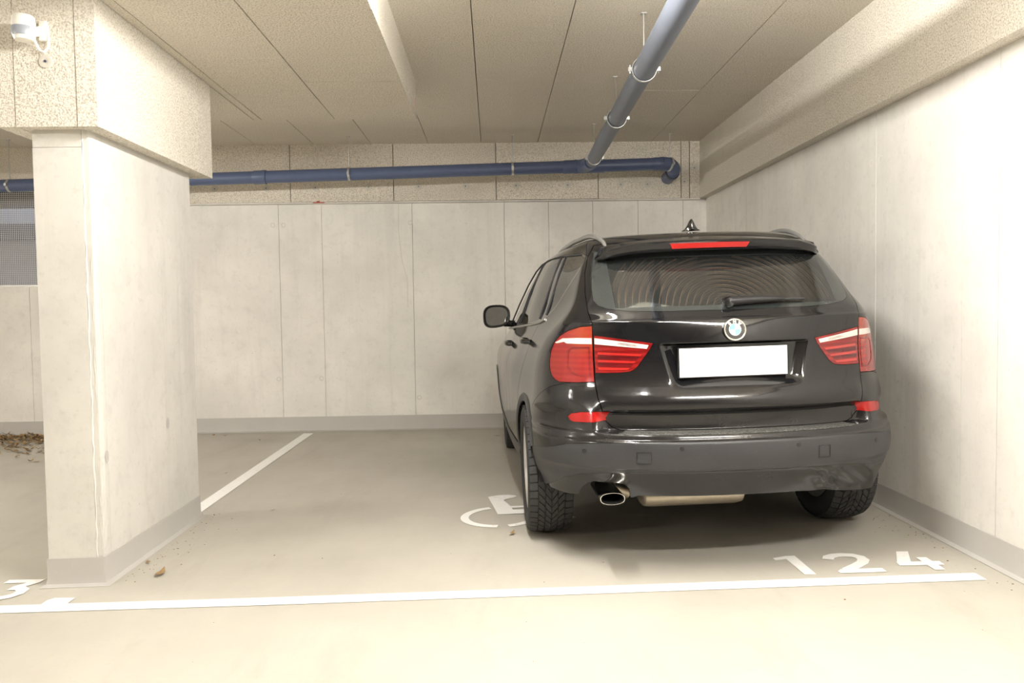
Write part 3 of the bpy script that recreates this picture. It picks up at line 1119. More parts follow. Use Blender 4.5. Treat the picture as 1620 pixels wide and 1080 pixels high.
FRONT = pchip([(.24, 3.40), (.4, 3.58), (.6, 3.64), (.75, 3.60), (.85, 3.48), (.92, 3.28), (.98, 3.0), (1.04, 2.7), (1.09, 2.45), (1.12, 2.32), (1.3, 2.0), (1.5, 1.62), (1.56, 1.48), (1.60, 1.33), (1.64, 1.15), (1.655, 1.05), (1.665, .95), (1.672, .85)])
WREAR = pchip([(.24, .83), (.30, .85), (.39, .876), (.45, .896), (.544, .904), (.665, .899), (.76, .887), (.857, .872), (.918, .867), (1.0, .852), (1.09, .812), (1.143, .776), (1.2, .730), (1.257, .694), (1.355, .655), (1.437, .618), (1.48, .595), (1.53, .572), (1.56, .555), (1.58, .54), (1.60, .515), (1.62, .475), (1.64, .40), (1.655, .31), (1.665, .19), (1.672, .05)])
WMID = pchip([(.24, .86), (.30, .90), (.45, .935), (.6, .950), (.75, .952), (.86, .948), (.92, .935), (.97, .915), (1.02, .895), (1.08, .876), (1.11, .862), (1.2, .825), (1.33, .775), (1.49, .70), (1.55, .665), (1.58, .638), (1.60, .605), (1.62, .555), (1.64, .46), (1.655, .35), (1.665, .21), (1.672, .055)])
LREAR = pchip([(.24, .62), (.45, .70), (.65, .70), (.95, .62), (1.08, .55), (1.16, .45), (1.22, .36), (1.5, .30), (1.58, .32), (1.64, .4), (1.672, .5)])
NREAR = pchip([(.24, 2.4), (1.0, 2.4), (1.12, 2.7), (1.2, 3.2), (1.5, 3.2), (1.58, 2.8), (1.64, 2.3), (1.672, 2.0)])

REARS = pchip([(.24, -.86), (.33, -.905), (.367, -.925), (.43, -.955), (.478, -.974), (.486, -.980), (.493, -.990), (.52, -.998), (.57, -1.003), (.610, -1.000), (.620, -.996), (.626, -.988), (.66, -.975), (.70, -.960), (.78, -.936), (.86, -.908), (.92, -.893), (.98, -.884)])
NR, NS, NF = 110, 76, 22


def unit_arc(n, W, L, cnt):
    t = np.linspace(0, math.pi / 2, 1500)
    a = np.sin(t) ** (2 / n)
    b = np.cos(t) ** (2 / n)
    s = np.concatenate([[0], np.cumsum(np.hypot(np.diff(a) * W, np.diff(b) * L))])
    q = np.linspace(0, s[-1], cnt)
    return np.interp(q, s, a), np.interp(q, s, b)


def recess(x, z):
    """number-plate recess and the dent low on the right of the bumper"""
    ax_ = np.abs(x + .0)
    half = np.interp(z, [.84, 1.05], [.300, .352])
    m = (1 - sstep(half - .062, half, ax_)) * sstep(.845, .885, z) * (1 - sstep(1.044, 1.053, z))
    d = .034 * m
    # dent and creases where the bumper was pushed in
    w = sstep(.22, .42, x) * (1 - sstep(.60, .74, x)) * sstep(.335, .37, z) * (1 - sstep(.455, .487, z))
    d = d + w * (.012 * np.sin((x * 21 + z * 34)) ** 2 + .016 * np.exp(-((x - .40) / .03) ** 2 - ((z - .40) / .05) ** 2))
    return d


def contour(z):
    yr, yf = float(REAR(z)), float(FRONT(z))
    ln = yf - yr
    Lr = min(float(LREAR(z)), ln * .45)
    Lf = min(.62, ln * .45)
    nr = float(NREAR(z))
    wr_, wm = float(WREAR(z)), float(WMID(z))

    def width(y):
        s = sstep(-.55, .65, y)
        w = wr_ + (wm - wr_) * s
        return (w + .03 * np.minimum(1, w / .5) * sstep(.2, 1.3, y)) * (1 - .10 * sstep(2.75, 3.6, y))
    a, b = unit_arc(nr, max(wr_, .05), Lr, NR)
    y1 = yr + Lr * (1 - b)
    x1 = width(y1) * a
    fade = 1 - sstep(.14, .45, y1 - yr)
    cheek = (float(REARS(z)) - yr) * sstep(.575, .655, x1) * fade if z < .98 else 0.0
    y1 = y1 + recess(x1, z) * fade + cheek
    y2 = np.linspace(yr + Lr, yf - Lf, NS + 2)[1:-1]
    x2 = width(y2)
    a, b = unit_arc(2.5, max(wm, .05), Lf, NF)
    y3 = (yf - Lf * (1 - b))[::-1]
    x3 = (width(y3) * a[::-1])
    xr_, y1m = x1, y1
    X = np.concatenate([x1, x2, x3])
    Y = np.concatenate([y1, y2, y3])
    # the mirrored half has its own (undented) rear
    y1n = yr + Lr * (1 - b_rear(nr, wr_, Lr)) + recess(-x1, z) * fade + cheek
    Xn = -X[1:-1][::-1]
    Yn = np.concatenate([y1n, y2, y3])[1:-1][::-1]
    return np.concatenate([X, Xn]), np.concatenate([Y, Yn])


def b_rear(nr, wr_, Lr):
    return unit_arc(nr, max(wr_, .05), Lr, NR)[1]


ZL = sorted(set([round(v, 4) for v in list(np.arange(.24, .36, .02)) + list(np.arange(.36, .50, .0075)) + list(np.arange(.50, .61, .012)) + list(np.arange(.61, .67, .003)) + list(np.arange(.67, .86, .0065)) + list(np.arange(.86, 1.04, .012)) + list(np.arange(1.04, 1.06, .003)) + list(np.arange(1.06, 1.15, .012)) + list(np.arange(1.15, 1.20, .004)) + list(np.arange(1.20, 1.50, .014)) + list(1.672 - .172 * np.linspace(1, 0, 34) ** 2)]))
OUT = []
for z in ZL:
    X, Y = contour(z)
    OUT.append(np.stack([X, Y, np.full(len(X), z)], 1))
OUT = np.array(OUT)
NLV, NPT = OUT.shape[:2]


def grid_normals(G):
    du = np.roll(G, -1, 1) - np.roll(G, 1, 1)
    dv = np.empty_like(G)
    dv[1:-1] = G[2:] - G[:-2]
    dv[0] = G[1] - G[0]
    dv[-1] = G[-1] - G[-2]
    n = np.cross(du, dv)
    return n / np.maximum(1e-9, np.linalg.norm(n, axis=2, keepdims=True))


NRM = grid_normals(OUT)
NRM[-1] = (0, 0, 1)


def shell_vf(o_out, o_in, l0=0, l1=None):
    l1 = NLV if l1 is None else l1
    A = (OUT + NRM * o_out)[l0:l1]
    B = (OUT - NRM * o_in)[l0:l1]
    nl = l1 - l0
    V = np.concatenate([A.reshape(-1, 3), B.reshape(-1, 3)])
    off = nl * NPT
    Fc = []
    for j in range(nl - 1):
        for i in range(NPT):
            k = (i + 1) % NPT
            a, b, c, d = j * NPT + i, j * NPT + k, (j + 1) * NPT + k, (j + 1) * NPT + i
            Fc.append((a, b, c, d))
            Fc.append((off + d, off + c, off + b, off + a))
    for i in range(NPT):
        k = (i + 1) % NPT
        Fc.append((off + i, off + k, k, i))
    t = (nl - 1) * NPT
    if l1 == NLV:
        Fc.append(tuple(t + i for i in range(NPT)))
        Fc.append(tuple(off + t + i for i in range(NPT - 1, -1, -1)))
    else:
        for i in range(NPT):
            k = (i + 1) % NPT
            Fc.append((t + i, t + k, off + t + k, off + t + i))
    return V, Fc


def mesh_vf(V, Fc, name='tmp'):
    me = bpy.data.meshes.new(name)
    me.from_pydata([tuple(map(float, v)) for v in V], [], Fc)
    return me


def prism(poly, plane, a, b):
    """closed prism from a 2-D polygon; plane 'xz' extrudes along y, 'yz' along x, 'xy' along z"""
    n = len(poly)
    V = []
    for s in (a, b):
        for (p, q) in poly:
            V.append((p, s, q) if plane == 'xz' else (s, p, q) if plane == 'yz' else (p, q, s))
    Fc = [tuple(range(n)), tuple(range(2 * n - 1, n - 1, -1))] + [(i, i + n, (i + 1) % n + n, (i + 1) % n) for i in range(n)]
    me = mesh_vf(V, Fc)
    bm = bmesh.new()
    bm.from_mesh(me)
    bmesh.ops.recalc_face_normals(bm, faces=bm.faces[:])
    bm.to_mesh(me)
    bm.free()
    return me


def merge(meshes):
    bm = bmesh.new()
    for m in meshes:
        bm.from_mesh(m)
    me = bpy.data.meshes.new('tmp')
    bm.to_mesh(me)
    bm.free()
    return me


def cyl_mesh(r, y, z, x0, x1, seg=64):
    V, Fc = lathe_vf([(x0, r), (x1, r)], seg, 'X', (0, y, z))
    Fc = Fc + [tuple(range(seg)), tuple(range(2 * seg - 1, seg - 1, -1))]
    me = mesh_vf(V, Fc)
    bm = bmesh.new()
    bm.from_mesh(me)
    bmesh.ops.recalc_face_normals(bm, faces=bm.faces[:])
    bm.to_mesh(me)
    bm.free()
    return me


def boolean(me, cutter, op, solver='MANIFOLD'):
    a = bpy.data.objects.new('tmp_a', me)
    b = bpy.data.objects.new('tmp_b', cutter)
    COL.objects.link(a)
    COL.objects.link(b)
    md = a.modifiers.new('cut', 'BOOLEAN')
    md.operation = op
    md.object = b
    try:
        md.solver = solver
    except TypeError:
        md.solver = 'EXACT'
    dg = bpy.context.evaluated_depsgraph_get()
    dg.update()
    res = bpy.data.meshes.new_from_object(a.evaluated_get(dg))
    bpy.data.objects.remove(a)
    bpy.data.objects.remove(b)
    if len(res.polygons) == 0 and solver != 'EXACT':
        return boolean(me, cutter, op, 'EXACT')
    return res


def grow(poly, d):
    """offset a closed polygon outwards by d"""
    P = [Vector(p) for p in poly]
    area = sum(P[i].x * P[(i + 1) % len(P)].y - P[(i + 1) % len(P)].x * P[i].y for i in range(len(P)))
    s = 1 if area > 0 else -1
    out = []
    for i in range(len(P)):
        e1 = (P[i] - P[i - 1]).normalized()
        e2 = (P[(i + 1) % len(P)] - P[i]).normalized()
        n1, n2 = Vector((e1.y, -e1.x)) * s, Vector((e2.y, -e2.x)) * s
        n = n1 + n2
        if n.length < 1e-6:
            n = n1
        n.normalize()
        out.append(tuple(P[i] + n * d / max(.4, n.dot(n1))))
    return out


def mir(half):
    """half polygon (x>=0), listed from centre top/bottom around; returns the full symmetric polygon"""
    return half + [(-x, z) for x, z in reversed(half) if x > 1e-6]


from mathutils.bvhtree import BVHTree
BVH = BVHTree.FromPolygons([tuple(map(float, p)) for p in OUT.reshape(-1, 3)], [(j * NPT + i, j * NPT + (i + 1) % NPT, (j + 1) * NPT + (i + 1) % NPT, (j + 1) * NPT + i) for j in range(NLV - 1) for i in range(NPT)])
OUTF, NRMF = OUT.reshape(-1, 3), NRM.reshape(-1, 3)


def true_normals(me):
    """shade the outer skin with the normals of the uncut body surface"""
    cache = {}
    N = [None] * len(me.loops)
    co = [v.co for v in me.vertices]
    for p in me.polygons:
        fn = p.normal
        for li in p.loop_indices:
            vi = me.loops[li].vertex_index
            if vi not in cache:
                loc, n, idx, dist = BVH.find_nearest(co[vi], .0065)
                if idx is None:
                    cache[vi] = None
                else:
                    j, i = divmod(idx, NPT)
                    q = [j * NPT + i, j * NPT + (i + 1) % NPT, (j + 1) * NPT + (i + 1) % NPT, (j + 1) * NPT + i]
                    w = 1.0 / (np.linalg.norm(OUTF[q] - np.array(loc), axis=1) + 1e-4)
                    s = (NRMF[q] * w[:, None]).sum(0)
                    cache[vi] = Vector(s / np.linalg.norm(s))
            c = cache[vi]
            N[li] = tuple(c) if c is not None and c.dot(fn) > .72 else tuple(fn)
    me.normals_split_custom_set(N)


def car_part(name, me, mat, parent=None, angle=28, **props):
    me.materials.clear()
    me.materials.append(MATS[mat])
    for p in me.polygons:
        p.material_index = 0
    mark_smooth(me, angle)
    true_normals(me)
    me.name = name
    o = link(name, me, parent or car)
    set_props(o, **props)
    return o


SHELL = mesh_vf(*shell_vf(0, .014))
DETAIL = mesh_vf(*shell_vf(.0018, .004))

# outlines, rear view (x, z)
TAILGATE = mir([(0, 1.548), (.555, 1.548), (.590, 1.49), (.622, 1.40), (.640, 1.30), (.645, 1.21), (.634, 1.15), (.632, 1.05), (.630, .89), (.623, .81), (.606, .745), (.590, .705), (.565, .677), (.53, .664), (.48, .6615), (0, .6615)])
REAR_WIN = mir([(0, 1.198), (.35, 1.200), (.48, 1.207), (.565, 1.221), (.600, 1.237), (.616, 1.262), (.613, 1.32), (.600, 1.40), (.583, 1.46), (.566, 1.512), (0, 1.512)])
LAMP_OUT = [(.637, 1.142), (.69, 1.138), (.735, 1.122), (.768, 1.098), (.792, 1.066), (.806, 1.03), (.815, .985), (.818, .94), (.813, .91), (.802, .89), (.782, .878), (.72, .879), (.635, .884)]
LAMP_IN = [(.6285, 1.098), (.50, 1.077), (.376, 1.056), (.39, 1.03), (.413, .998), (.448, .951), (.463, .938), (.480, .930), (.52, .926), (.57, .9245), (.6275, .9245)]
REFLECTOR = [(.575, .747), (.64, .747), (.70, .743), (.742, .733), (.755, .718), (.748, .703), (.735, .697), (.66, .700), (.588, .708), (.595, .715)]


def both(poly, y0, y1):
    return merge([prism(poly, 'xz', y0, y1), prism([(-x, z) for x, z in poly], 'xz', y0, y1)])


def one(poly, s):
    return [(s * x, z) for x, z in poly]


# split the shell once: tail and rest share the same surface
TAIL = boolean(SHELL.copy(), prism([(-1.2, .2), (1.2, .2), (1.2, 1.75), (-1.2, 1.75)], 'xz', -1.4, -.20), 'INTERSECT')
TAIL_D = boolean(DETAIL.copy(), prism([(-1.2, .2), (1.2, .2), (1.2, 1.75), (-1.2, 1.75)], 'xz', -1.4, -.20), 'INTERSECT')

# bumper outline, side view (y, z)
BUMPER = [(-1.4, .888), (-.80, .886), (-.66, .874), (-.55, .852), (-.46, .815), (-.39, .78), (-.30, .735), (-.30, .1), (-1.4, .1)]
ARCHES = [cyl_mesh(.388, 0, .352, s * .56, s * 1.3) for s in (-1, 1)] + [cyl_mesh(.388, 2.81, .352, s * .56, s * 1.3) for s in (-1, 1)]
ARCH = merge([m.copy() for m in ARCHES])
BELOW = prism([(-1.3, .1), (1.3, .1), (1.3, .300), (.85, .300), (.73, .305), (.40, .358), (.25, .366), (-.46, .366), (-.495, .352), (-.505, .40), (-.525, .42), (-.55, .4255), (-.655, .4255), (-.685, .412), (-.705, .38), (-.716, .345), (-.76, .338), (-.85, .345), (-1.3, .345)], 'xz', -1.4, -.25)
SILL = merge([prism([(-.30, .1), (-.30, .30), (.3, .305), (2.4, .315), (3.8, .30), (3.8, .1)], 'yz', -1.3, 1.3)])

# side glass outline, side view (y, z)
DLO = [(1.98, 1.112), (1.4, 1.128), (.8, 1.142), (.35, 1.155), (.10, 1.168), (-.02, 1.188), (-.09, 1.222), (-.20, 1.31), (-.33, 1.41), (-.385, 1.475), (-.36, 1.498), (-.20, 1.525), (.2, 1.548), (.8, 1.562), (1.1, 1.556), (1.35, 1.525), (1.55, 1.44), (1.78, 1.28)]
FRONT_DOOR_WIN = [(1.93, 1.128), (1.4, 1.140), (1.02, 1.148), (1.02, 1.550), (1.1, 1.546), (1.33, 1.515), (1.53, 1.43), (1.75, 1.28)]
REAR_DOOR_WIN = [(.94, 1.150), (.5, 1.160), (.25, 1.168), (.17, 1.182), (.22, 1.35), (.28, 1.50), (.285, 1.538), (.5, 1.546), (.8, 1.553), (.94, 1.551)]
QUARTER_WIN = [(.03, 1.200), (-.03, 1.222), (-.07, 1.243), (-.17, 1.325), (-.29, 1.42), (-.345, 1.470), (-.33, 1.486), (-.2, 1.512), (0, 1.524), (.165, 1.531), (.13, 1.44), (.07, 1.31)]
SCREEN = mir([(0, 1.135), (.62, 1.145), (.70, 1.16), (.66, 1.30), (.60, 1.44), (.555, 1.535), (.3, 1.555), (0, 1.56)])


def slit(pts, w=.0045):
    """thin closed strip polygon along a polyline"""
    P = [Vector(p) for p in pts]
    L, R_ = [], []
    for i in range(len(P)):
        t = (P[min(i + 1, len(P) - 1)] - P[max(i - 1, 0)]).normalized()
        n = Vector((-t.y, t.x)) * w / 2
        L.append(tuple(P[i] + n))
        R_.append(tuple(P[i] - n))
    return L + R_[::-1]


SEAMS = [slit([(1.00, .36), (1.0, .9), (.985, 1.135)]), slit([(2.06, .36), (2.08, .8), (2.02, 1.10)]), slit([(.30, .70), (.24, .80), (.16, .90), (.13, 1.0), (.11, 1.14)]),
         slit([(-.20, .93), (-.08, .93), (-.05, .95), (-.05, 1.06), (-.08, 1.08), (-.20, 1.08), (-.235, 1.06), (-.235, .95), (-.205, .929)], .003)]

body = SHELL.copy()
body = boolean(body, prism(grow(TAILGATE, .0032), 'xz', -1.4, -.30), 'DIFFERENCE')
body = boolean(body, both(grow(LAMP_OUT, .0025), -1.4, -.30), 'DIFFERENCE')
body = boolean(body, prism(grow(BUMPER, .002), 'yz', -1.3, 1.3), 'DIFFERENCE')
body = boolean(body, merge([prism(DLO, 'yz', -1.3, -.45), prism(DLO, 'yz', .45, 1.3)]), 'DIFFERENCE')
body = boolean(body, prism(SCREEN, 'xz', 1.2, 2.6), 'DIFFERENCE')
body = boolean(body, ARCH.copy(), 'DIFFERENCE')
body = boolean(body, SILL, 'DIFFERENCE')
for sp in SEAMS:
    body = boolean(body, prism(sp, 'yz', .5, 1.2) if sp is SEAMS[3] else merge([prism(sp, 'yz', -1.2, -.5), prism(sp, 'yz', .5, 1.2)]), 'DIFFERENCE')
car_part('body_shell', body, 'car_paint')

tg = boolean(TAIL.copy(), prism(TAILGATE, 'xz', -1.4, -.32), 'INTERSECT')
tg = boolean(tg, prism(REAR_WIN, 'xz', -1.4, -.32), 'DIFFERENCE')
tg = boolean(tg, both(grow(LAMP_IN, .002), -1.4, -.3), 'DIFFERENCE')
tailgate = car_part('tailgate', tg, 'car_paint')
rw = boolean(TAIL.copy(), prism(grow(REAR_WIN, -.0015), 'xz', -1.4, -.32), 'INTERSECT')
rear_window = car_part('rear_window', rw, 'rear_glass', tailgate)

# heating wires: concentric arcs printed on the inside of the pane
def glass_point(x, z, push=0.0):
    yr = float(REAR(z))
    w, L, n = float(WREAR(z)), float(LREAR(z)), float(NREAR(z))
    a = min(.999, abs(x) / w)
    return (x, yr + L * (1 - (1 - a ** n) ** (1 / n)) + push, z)


plain('heat_wire', (.26, .125, .055), .5)
arcs = []
for k in range(17):
    r = .035 + .0315 * k
    pts = []
    for a in np.linspace(4, 176, 44):
        x = r * 1.0 * math.cos(math.radians(a))
        z = 1.226 + r * .80 * math.sin(math.radians(a)) * .86
        if abs(x) < .522 and z < 1.461:
            pts.append(glass_point(x, z, .0125))
        elif pts:
            if len(pts) > 2:
                arcs.append(tube_vf(pts, .00034, 4))
            pts = []
    if len(pts) > 2:
        arcs.append(tube_vf(pts, .00034, 4))
v, f = join_vf(arcs)
make('heating_wires', v, f, 'heat_wire', tailgate)

# inner lamps on the tailgate, outer lamps on the body
def lamp_piece(poly, s, src=None, y1=-.3):
    return boolean((src or TAIL).copy(), prism(one(poly, s), 'xz', -1.4, y1), 'INTERSECT')


for s in (-1, 1):
    li = car_part('tail_lamp_inner', lamp_piece(LAMP_IN, s), 'lens_red_inner', tailgate)
    ol = car_part('tail_lamp', lamp_piece(LAMP_OUT, s), 'lens_red')
    for nm, poly, mt, par in (
            ('clear_strip', [(.6275, 1.086), (.395, 1.049), (.403, 1.032), (.6275, 1.058)], 'lens_clear', li),
            ('reversing_lamp', [(.53, 1.066), (.44, 1.0515), (.446, 1.0405), (.53, 1.0525)], 'lens_grey', li),
            ('light_bar', [(.615, 1.020), (.425, 1.008), (.432, .999), (.615, 1.009)], 'lens_bright', li),
            ('light_bar', [(.615, .984), (.452, .976), (.459, .968), (.615, .974)], 'lens_bright', li),
            ('light_bar', [(.615, .950), (.480, .946), (.488, .9375), (.615, .9385)], 'lens_bright', li),
            ('dark_band', [(.615, 1.006), (.437, .996), (.448, .981), (.615, .988)], 'lens_dark', li),
            ('dark_band', [(.615, .971), (.464, .964), (.474, .952), (.615, .954)], 'lens_dark', li),
            ('clear_strip', [(.639, 1.086), (.70, 1.088), (.76, 1.086), (.792, 1.066), (.785, 1.062), (.755, 1.070), (.745, 1.062), (.70, 1.060), (.639, 1.058)], 'lens_clear', ol),
            ('light_chamber', [(.648, 1.045), (.72, 1.045), (.745, 1.03), (.75, .96), (.735, .925), (.70, .905), (.648, .905)], 'lens_bright', ol)):
        if nm == 'light_chamber':
            loop = grow(poly, -.007)
            ring = boolean(lamp_piece(poly, s, TAIL_D), prism(one(loop, s), 'xz', -1.4, -.3), 'DIFFERENCE')
            car_part(nm, ring, 'lens_red_inner', par)
        else:
            car_part(nm, lamp_piece(poly, s, TAIL_D), mt, par)

# bumper: painted upper cover, grey plastic band, painted lower apron
CREASE = mir([(0, .622), (.42, .621), (.62, .612), (.77, .596), (.85, .565), (.90, .545)])
top = [(x, z) for x, z in [(-.95, .543), (-.90, .545), (-.85, .565), (-.77, .596), (-.62, .612), (-.42, .621), (0, .622), (.42, .621), (.62, .612), (.77, .596), (.85, .565), (.90, .545), (.95, .543)]]
LOWL = [(-.95, .335), (-.85, .345), (-.815, .385), (-.775, .428), (-.71, .458), (-.62, .471), (-.5, .479), (-.3, .484), (0, .487), (.3, .485), (.5, .476), (.62, .460), (.76, .430), (.83, .405), (.86, .392), (.95, .385)]
bump = boolean(TAIL.copy(), prism(BUMPER, 'yz', -1.3, 1.3), 'INTERSECT')
bump = boolean(bump, prism(grow(TAILGATE, .004), 'xz', -1.4, -.3), 'DIFFERENCE')
bump = boolean(bump, both(grow(LAMP_OUT, .0028), -1.4, -.3), 'DIFFERENCE')
bump = boolean(bump, ARCH.copy(), 'DIFFERENCE')
bump = boolean(bump, BELOW, 'DIFFERENCE')
G_POLY = top + LOWL[::-1]
grey = boolean(bump.copy(), prism(grow(G_POLY, -.0008), 'xz', -1.4, -.2), 'INTERSECT')
upper = boolean(bump.copy(), prism(top + [(1.2, .543), (1.2, 1.2), (-1.2, 1.2), (-1.2, .543)], 'xz', -1.4, -.2), 'INTERSECT')
upper = boolean(upper, both(grow(REFLECTOR, .001), -1.4, -.3), 'DIFFERENCE')
apron = boolean(bump.copy(), prism(LOWL + [(1.2, .385), (1.2, .05), (-1.2, .05), (-1.2, .335)], 'xz', -1.4, -.2), 'INTERSECT')
car_part('bumper_cover', upper, 'car_paint')
gb = car_part('bumper_band', grey, 'grey_plastic', label='matt grey plastic band of the rear bumper')
car_part('bumper_apron', apron, 'car_paint', label='glossy dark apron, creased on one side')
for s in (-1, 1):
    car_part('rear_reflector', lamp_piece(REFLECTOR, s, TAIL_D), 'reflector_red', label='red reflector strip')
# dusty ledge under the tailgate
led = boolean(TAIL_D.copy(), prism(mir([(0, .6612), (.50, .6612), (.55, .655), (.52, .650), (0, .6495)]), 'xz', -1.4, -.80), 'INTERSECT')
car_part('bumper_ledge', led, 'dusty_ledge')
# tow-eye covers and parking sensors
for x0, x1, z0, z1 in ((-.483, -.420, .524, .577), (.328, .385, .526, .582)):
    fr = boolean(TAIL_D.copy(), prism([(x0, z0), (x1, z0), (x1, z1), (x0, z1)], 'xz', -1.4, -.6), 'INTERSECT')
    fr = boolean(fr, prism([(x0 + .0022, z0 + .0022), (x1 - .0022, z0 + .0022), (x1 - .0022, z1 - .0022), (x0 + .0022, z1 - .0022)], 'xz', -1.4, -.6), 'DIFFERENCE')
    car_part('tow_cover', fr, 'black_trim', gb)
for x in (-.70, -.29, .23, .66):
    n = 14
    pl = [(x + .0105 * math.cos(2 * math.pi * k / n), .592 + .0105 * math.sin(2 * math.pi * k / n) - (.02 if abs(x) > .5 else 0)) for k in range(n)]
    car_part('parking_sensor', boolean(TAIL_D.copy(), prism(pl, 'xz', -1.4, -.6), 'INTERSECT'), 'black_trim', gb)

# number plate
PLX, PLZ, PLW, PLH = -.0145, .963, .496, .130
plate = empty('number_plate')
plate.parent = car
plate['label'] = 'blank white number plate'
v, f = box_vf(PLX - PLW / 2 - .004, PLX + PLW / 2 + .004, -.872, -.846, PLZ - PLH / 2 - .004, PLZ + PLH / 2 + .004)
make('plate_holder', v, f, 'plate_black', plate)
v, f = box_vf(PLX - PLW / 2, PLX + PLW / 2, -.8745, -.871, PLZ - PLH / 2, PLZ + PLH / 2)
make('plate_panel', v, f, 'plate_white', plate)

# emblem
EX, EY, EZ, ER = -.008, -.882, 1.107, .0515
emb = empty('emblem')
emb.parent = car
emb['label'] = 'round badge with blue and white quarters in a black ring'
emb.location = (EX, EY, EZ)
emb.rotation_euler = (math.radians(-8), 0, math.radians(-1))


def disc(name, r0, r1, y0, y1, mat, a0=0.0, a1=360.0, seg=48):
    n = max(3, int(seg * (a1 - a0) / 360))
    full = a1 - a0 >= 359.9
    V, Fc = [], []
    cnt = n if full else n + 1
    for k in range(cnt):
        a = math.radians(a0 + (a1 - a0) * k / n)
        c, s = math.cos(a), math.sin(a)
        V += [(r0 * c, y0, r0 * s), (r1 * c, y0, r1 * s), (r1 * c, y1, r1 * s), (r0 * c, y1, r0 * s)]
    for k in range(n):
        b = (k + 1) % cnt
        for i, j in ((0, 1), (1, 2), (3, 0)):
            Fc.append((4 * k + i, 4 * k + j, 4 * b + j, 4 * b + i))
    return make(name, V, Fc, mat, emb, 40)


v, f = lathe_vf([(.014, ER), (-.002, ER), (-.0055, ER * .985), (-.007, ER * .93), (-.0065, ER * .88), (-.003, ER * .84)], 56, 'Y')
make('badge_rim', v, f, 'chrome', emb, 60)
disc('badge_ring', ER * .54, ER * .86, -.0035, .002, 'emblem_black')
disc('badge_ring_line', ER * .515, ER * .55, -.0045, .002, 'chrome')
for k in range(4):
    disc('badge_quarter', .0003, ER * .52, -.0042, .002, 'emblem_blue' if k in (1, 3) else 'emblem_white', 90 * k, 90 * k + 90, 40)

LETTERS = {
    'B': [[(-.3, -.5), (-.3, .5), (.1, .5), (.28, .38), (.28, .14), (.1, .02), (-.3, .02)], [(.1, .02), (.34, -.12), (.34, -.38), (.12, -.5), (-.3, -.5)]],
    'M': [[(-.42, -.5), (-.42, .5), (0, -.2), (.42, .5), (.42, -.5)]],
    'W': [[(-.56, .5), (-.28, -.5), (0, .3), (.28, -.5), (.56, .5)]]}
for ch, ang in (('B', 40), ('M', 0), ('W', -40)):
    rr, h = ER * .70, ER * .235
    quads = []
    a = math.radians(ang)
    for st in LETTERS[ch]:
        for (p, q) in zip(st, st[1:]):
            P, Q = Vector(p) * h, Vector(q) * h
            t = (Q - P).normalized()
            n = Vector((-t.y, t.x)) * h * .11
            e = t * h * .07
            cs = [P - e + n, Q + e + n, Q + e - n, P - e - n]
            V = []
            for yy in (-.0052, -.003):
                for c in cs:
                    lx, lz = c.x, c.y + rr
                    V.append((lx * math.cos(a) - lz * math.sin(a), yy, lx * math.sin(a) + lz * math.cos(a)))
            quads.append((V, BOXF))
    v, f = join_vf(quads)
    make('badge_letter', v, f, 'emblem_white', emb)

# ------------------------------------------------------------------ spoiler and third brake lamp
SX = np.linspace(-.566, .566, 61)
prof_n = 9
V = []
for x in SX:
    u = abs(x) / .566
    drop = .012 * u**2 + .034 * u**6
    zt = 1.534 - drop - .006 * u**2
    zb = 1.488 - .010 * u**2 - .024 * u**5
    yl = -.672 + .055 * u**2 + .095 * u**8
    roofz = 1.572 - .030 * u**2 - .022 * u**6
    pr = [(-.47 + .02 * u, roofz), (-.55 + .02 * u**2, roofz - .012), (yl + .03, zt + .006), (yl + .006, zt + .002), (yl, zt - .004), (yl + .012, zb + .004), (yl + .018, zb), (yl + .05, zb + .002), (yl + .10, zb + .016)]
    tk = .9 * float(sstep(.93, 1.0, u))
    pr = [(y + (-.50 - y) * tk, z + (1.468 - z) * tk) for y, z in pr]
    V += [(x - .012, y, z) for y, z in pr]
Fc = []
for i in range(len(SX) - 1):
    for k in range(prof_n - 1):
        Fc.append((i * prof_n + k, i * prof_n + k + 1, (i + 1) * prof_n + k + 1, (i + 1) * prof_n + k))
    Fc.append((i * prof_n + prof_n - 1, i * prof_n, (i + 1) * prof_n, (i + 1) * prof_n + prof_n - 1))
Fc.append(tuple(range(prof_n - 1, -1, -1)))
Fc.append(tuple(range((len(SX) - 1) * prof_n, len(SX) * prof_n)))
make('roof_spoiler', V, Fc, 'car_paint', car, 40)
V, Fc = [], []
for x in np.linspace(-.186, .186, 21):
    u = abs(x) / .582
    yl = -.672 + .055 * u**2
    hw = max(0, 1 - max(0, (abs(x) - .185) / .015) * .7)
    zc_ = 1.509 - .010 * u**2
    for dy, dz in ((.006, .0165), (-.003, .0150), (.002, -.0145), (.012, -.0155)):
        V.append((x + (.008 * dz / .0165 if x > 0 else -.006 * dz / .0165) * (abs(x) / .19) - .048, yl + dy - .001, zc_ + dz * .82))
for i in range(20):
    for k in range(3):
        Fc.append((i * 4 + k, i * 4 + k + 1, (i + 1) * 4 + k + 1, (i + 1) * 4 + k))
Fc += [(3, 2, 1, 0), (80, 81, 82, 83)]
make('brake_lamp', V, Fc, 'reflector_red', car, 40, label='slim red brake lamp in the spoiler')

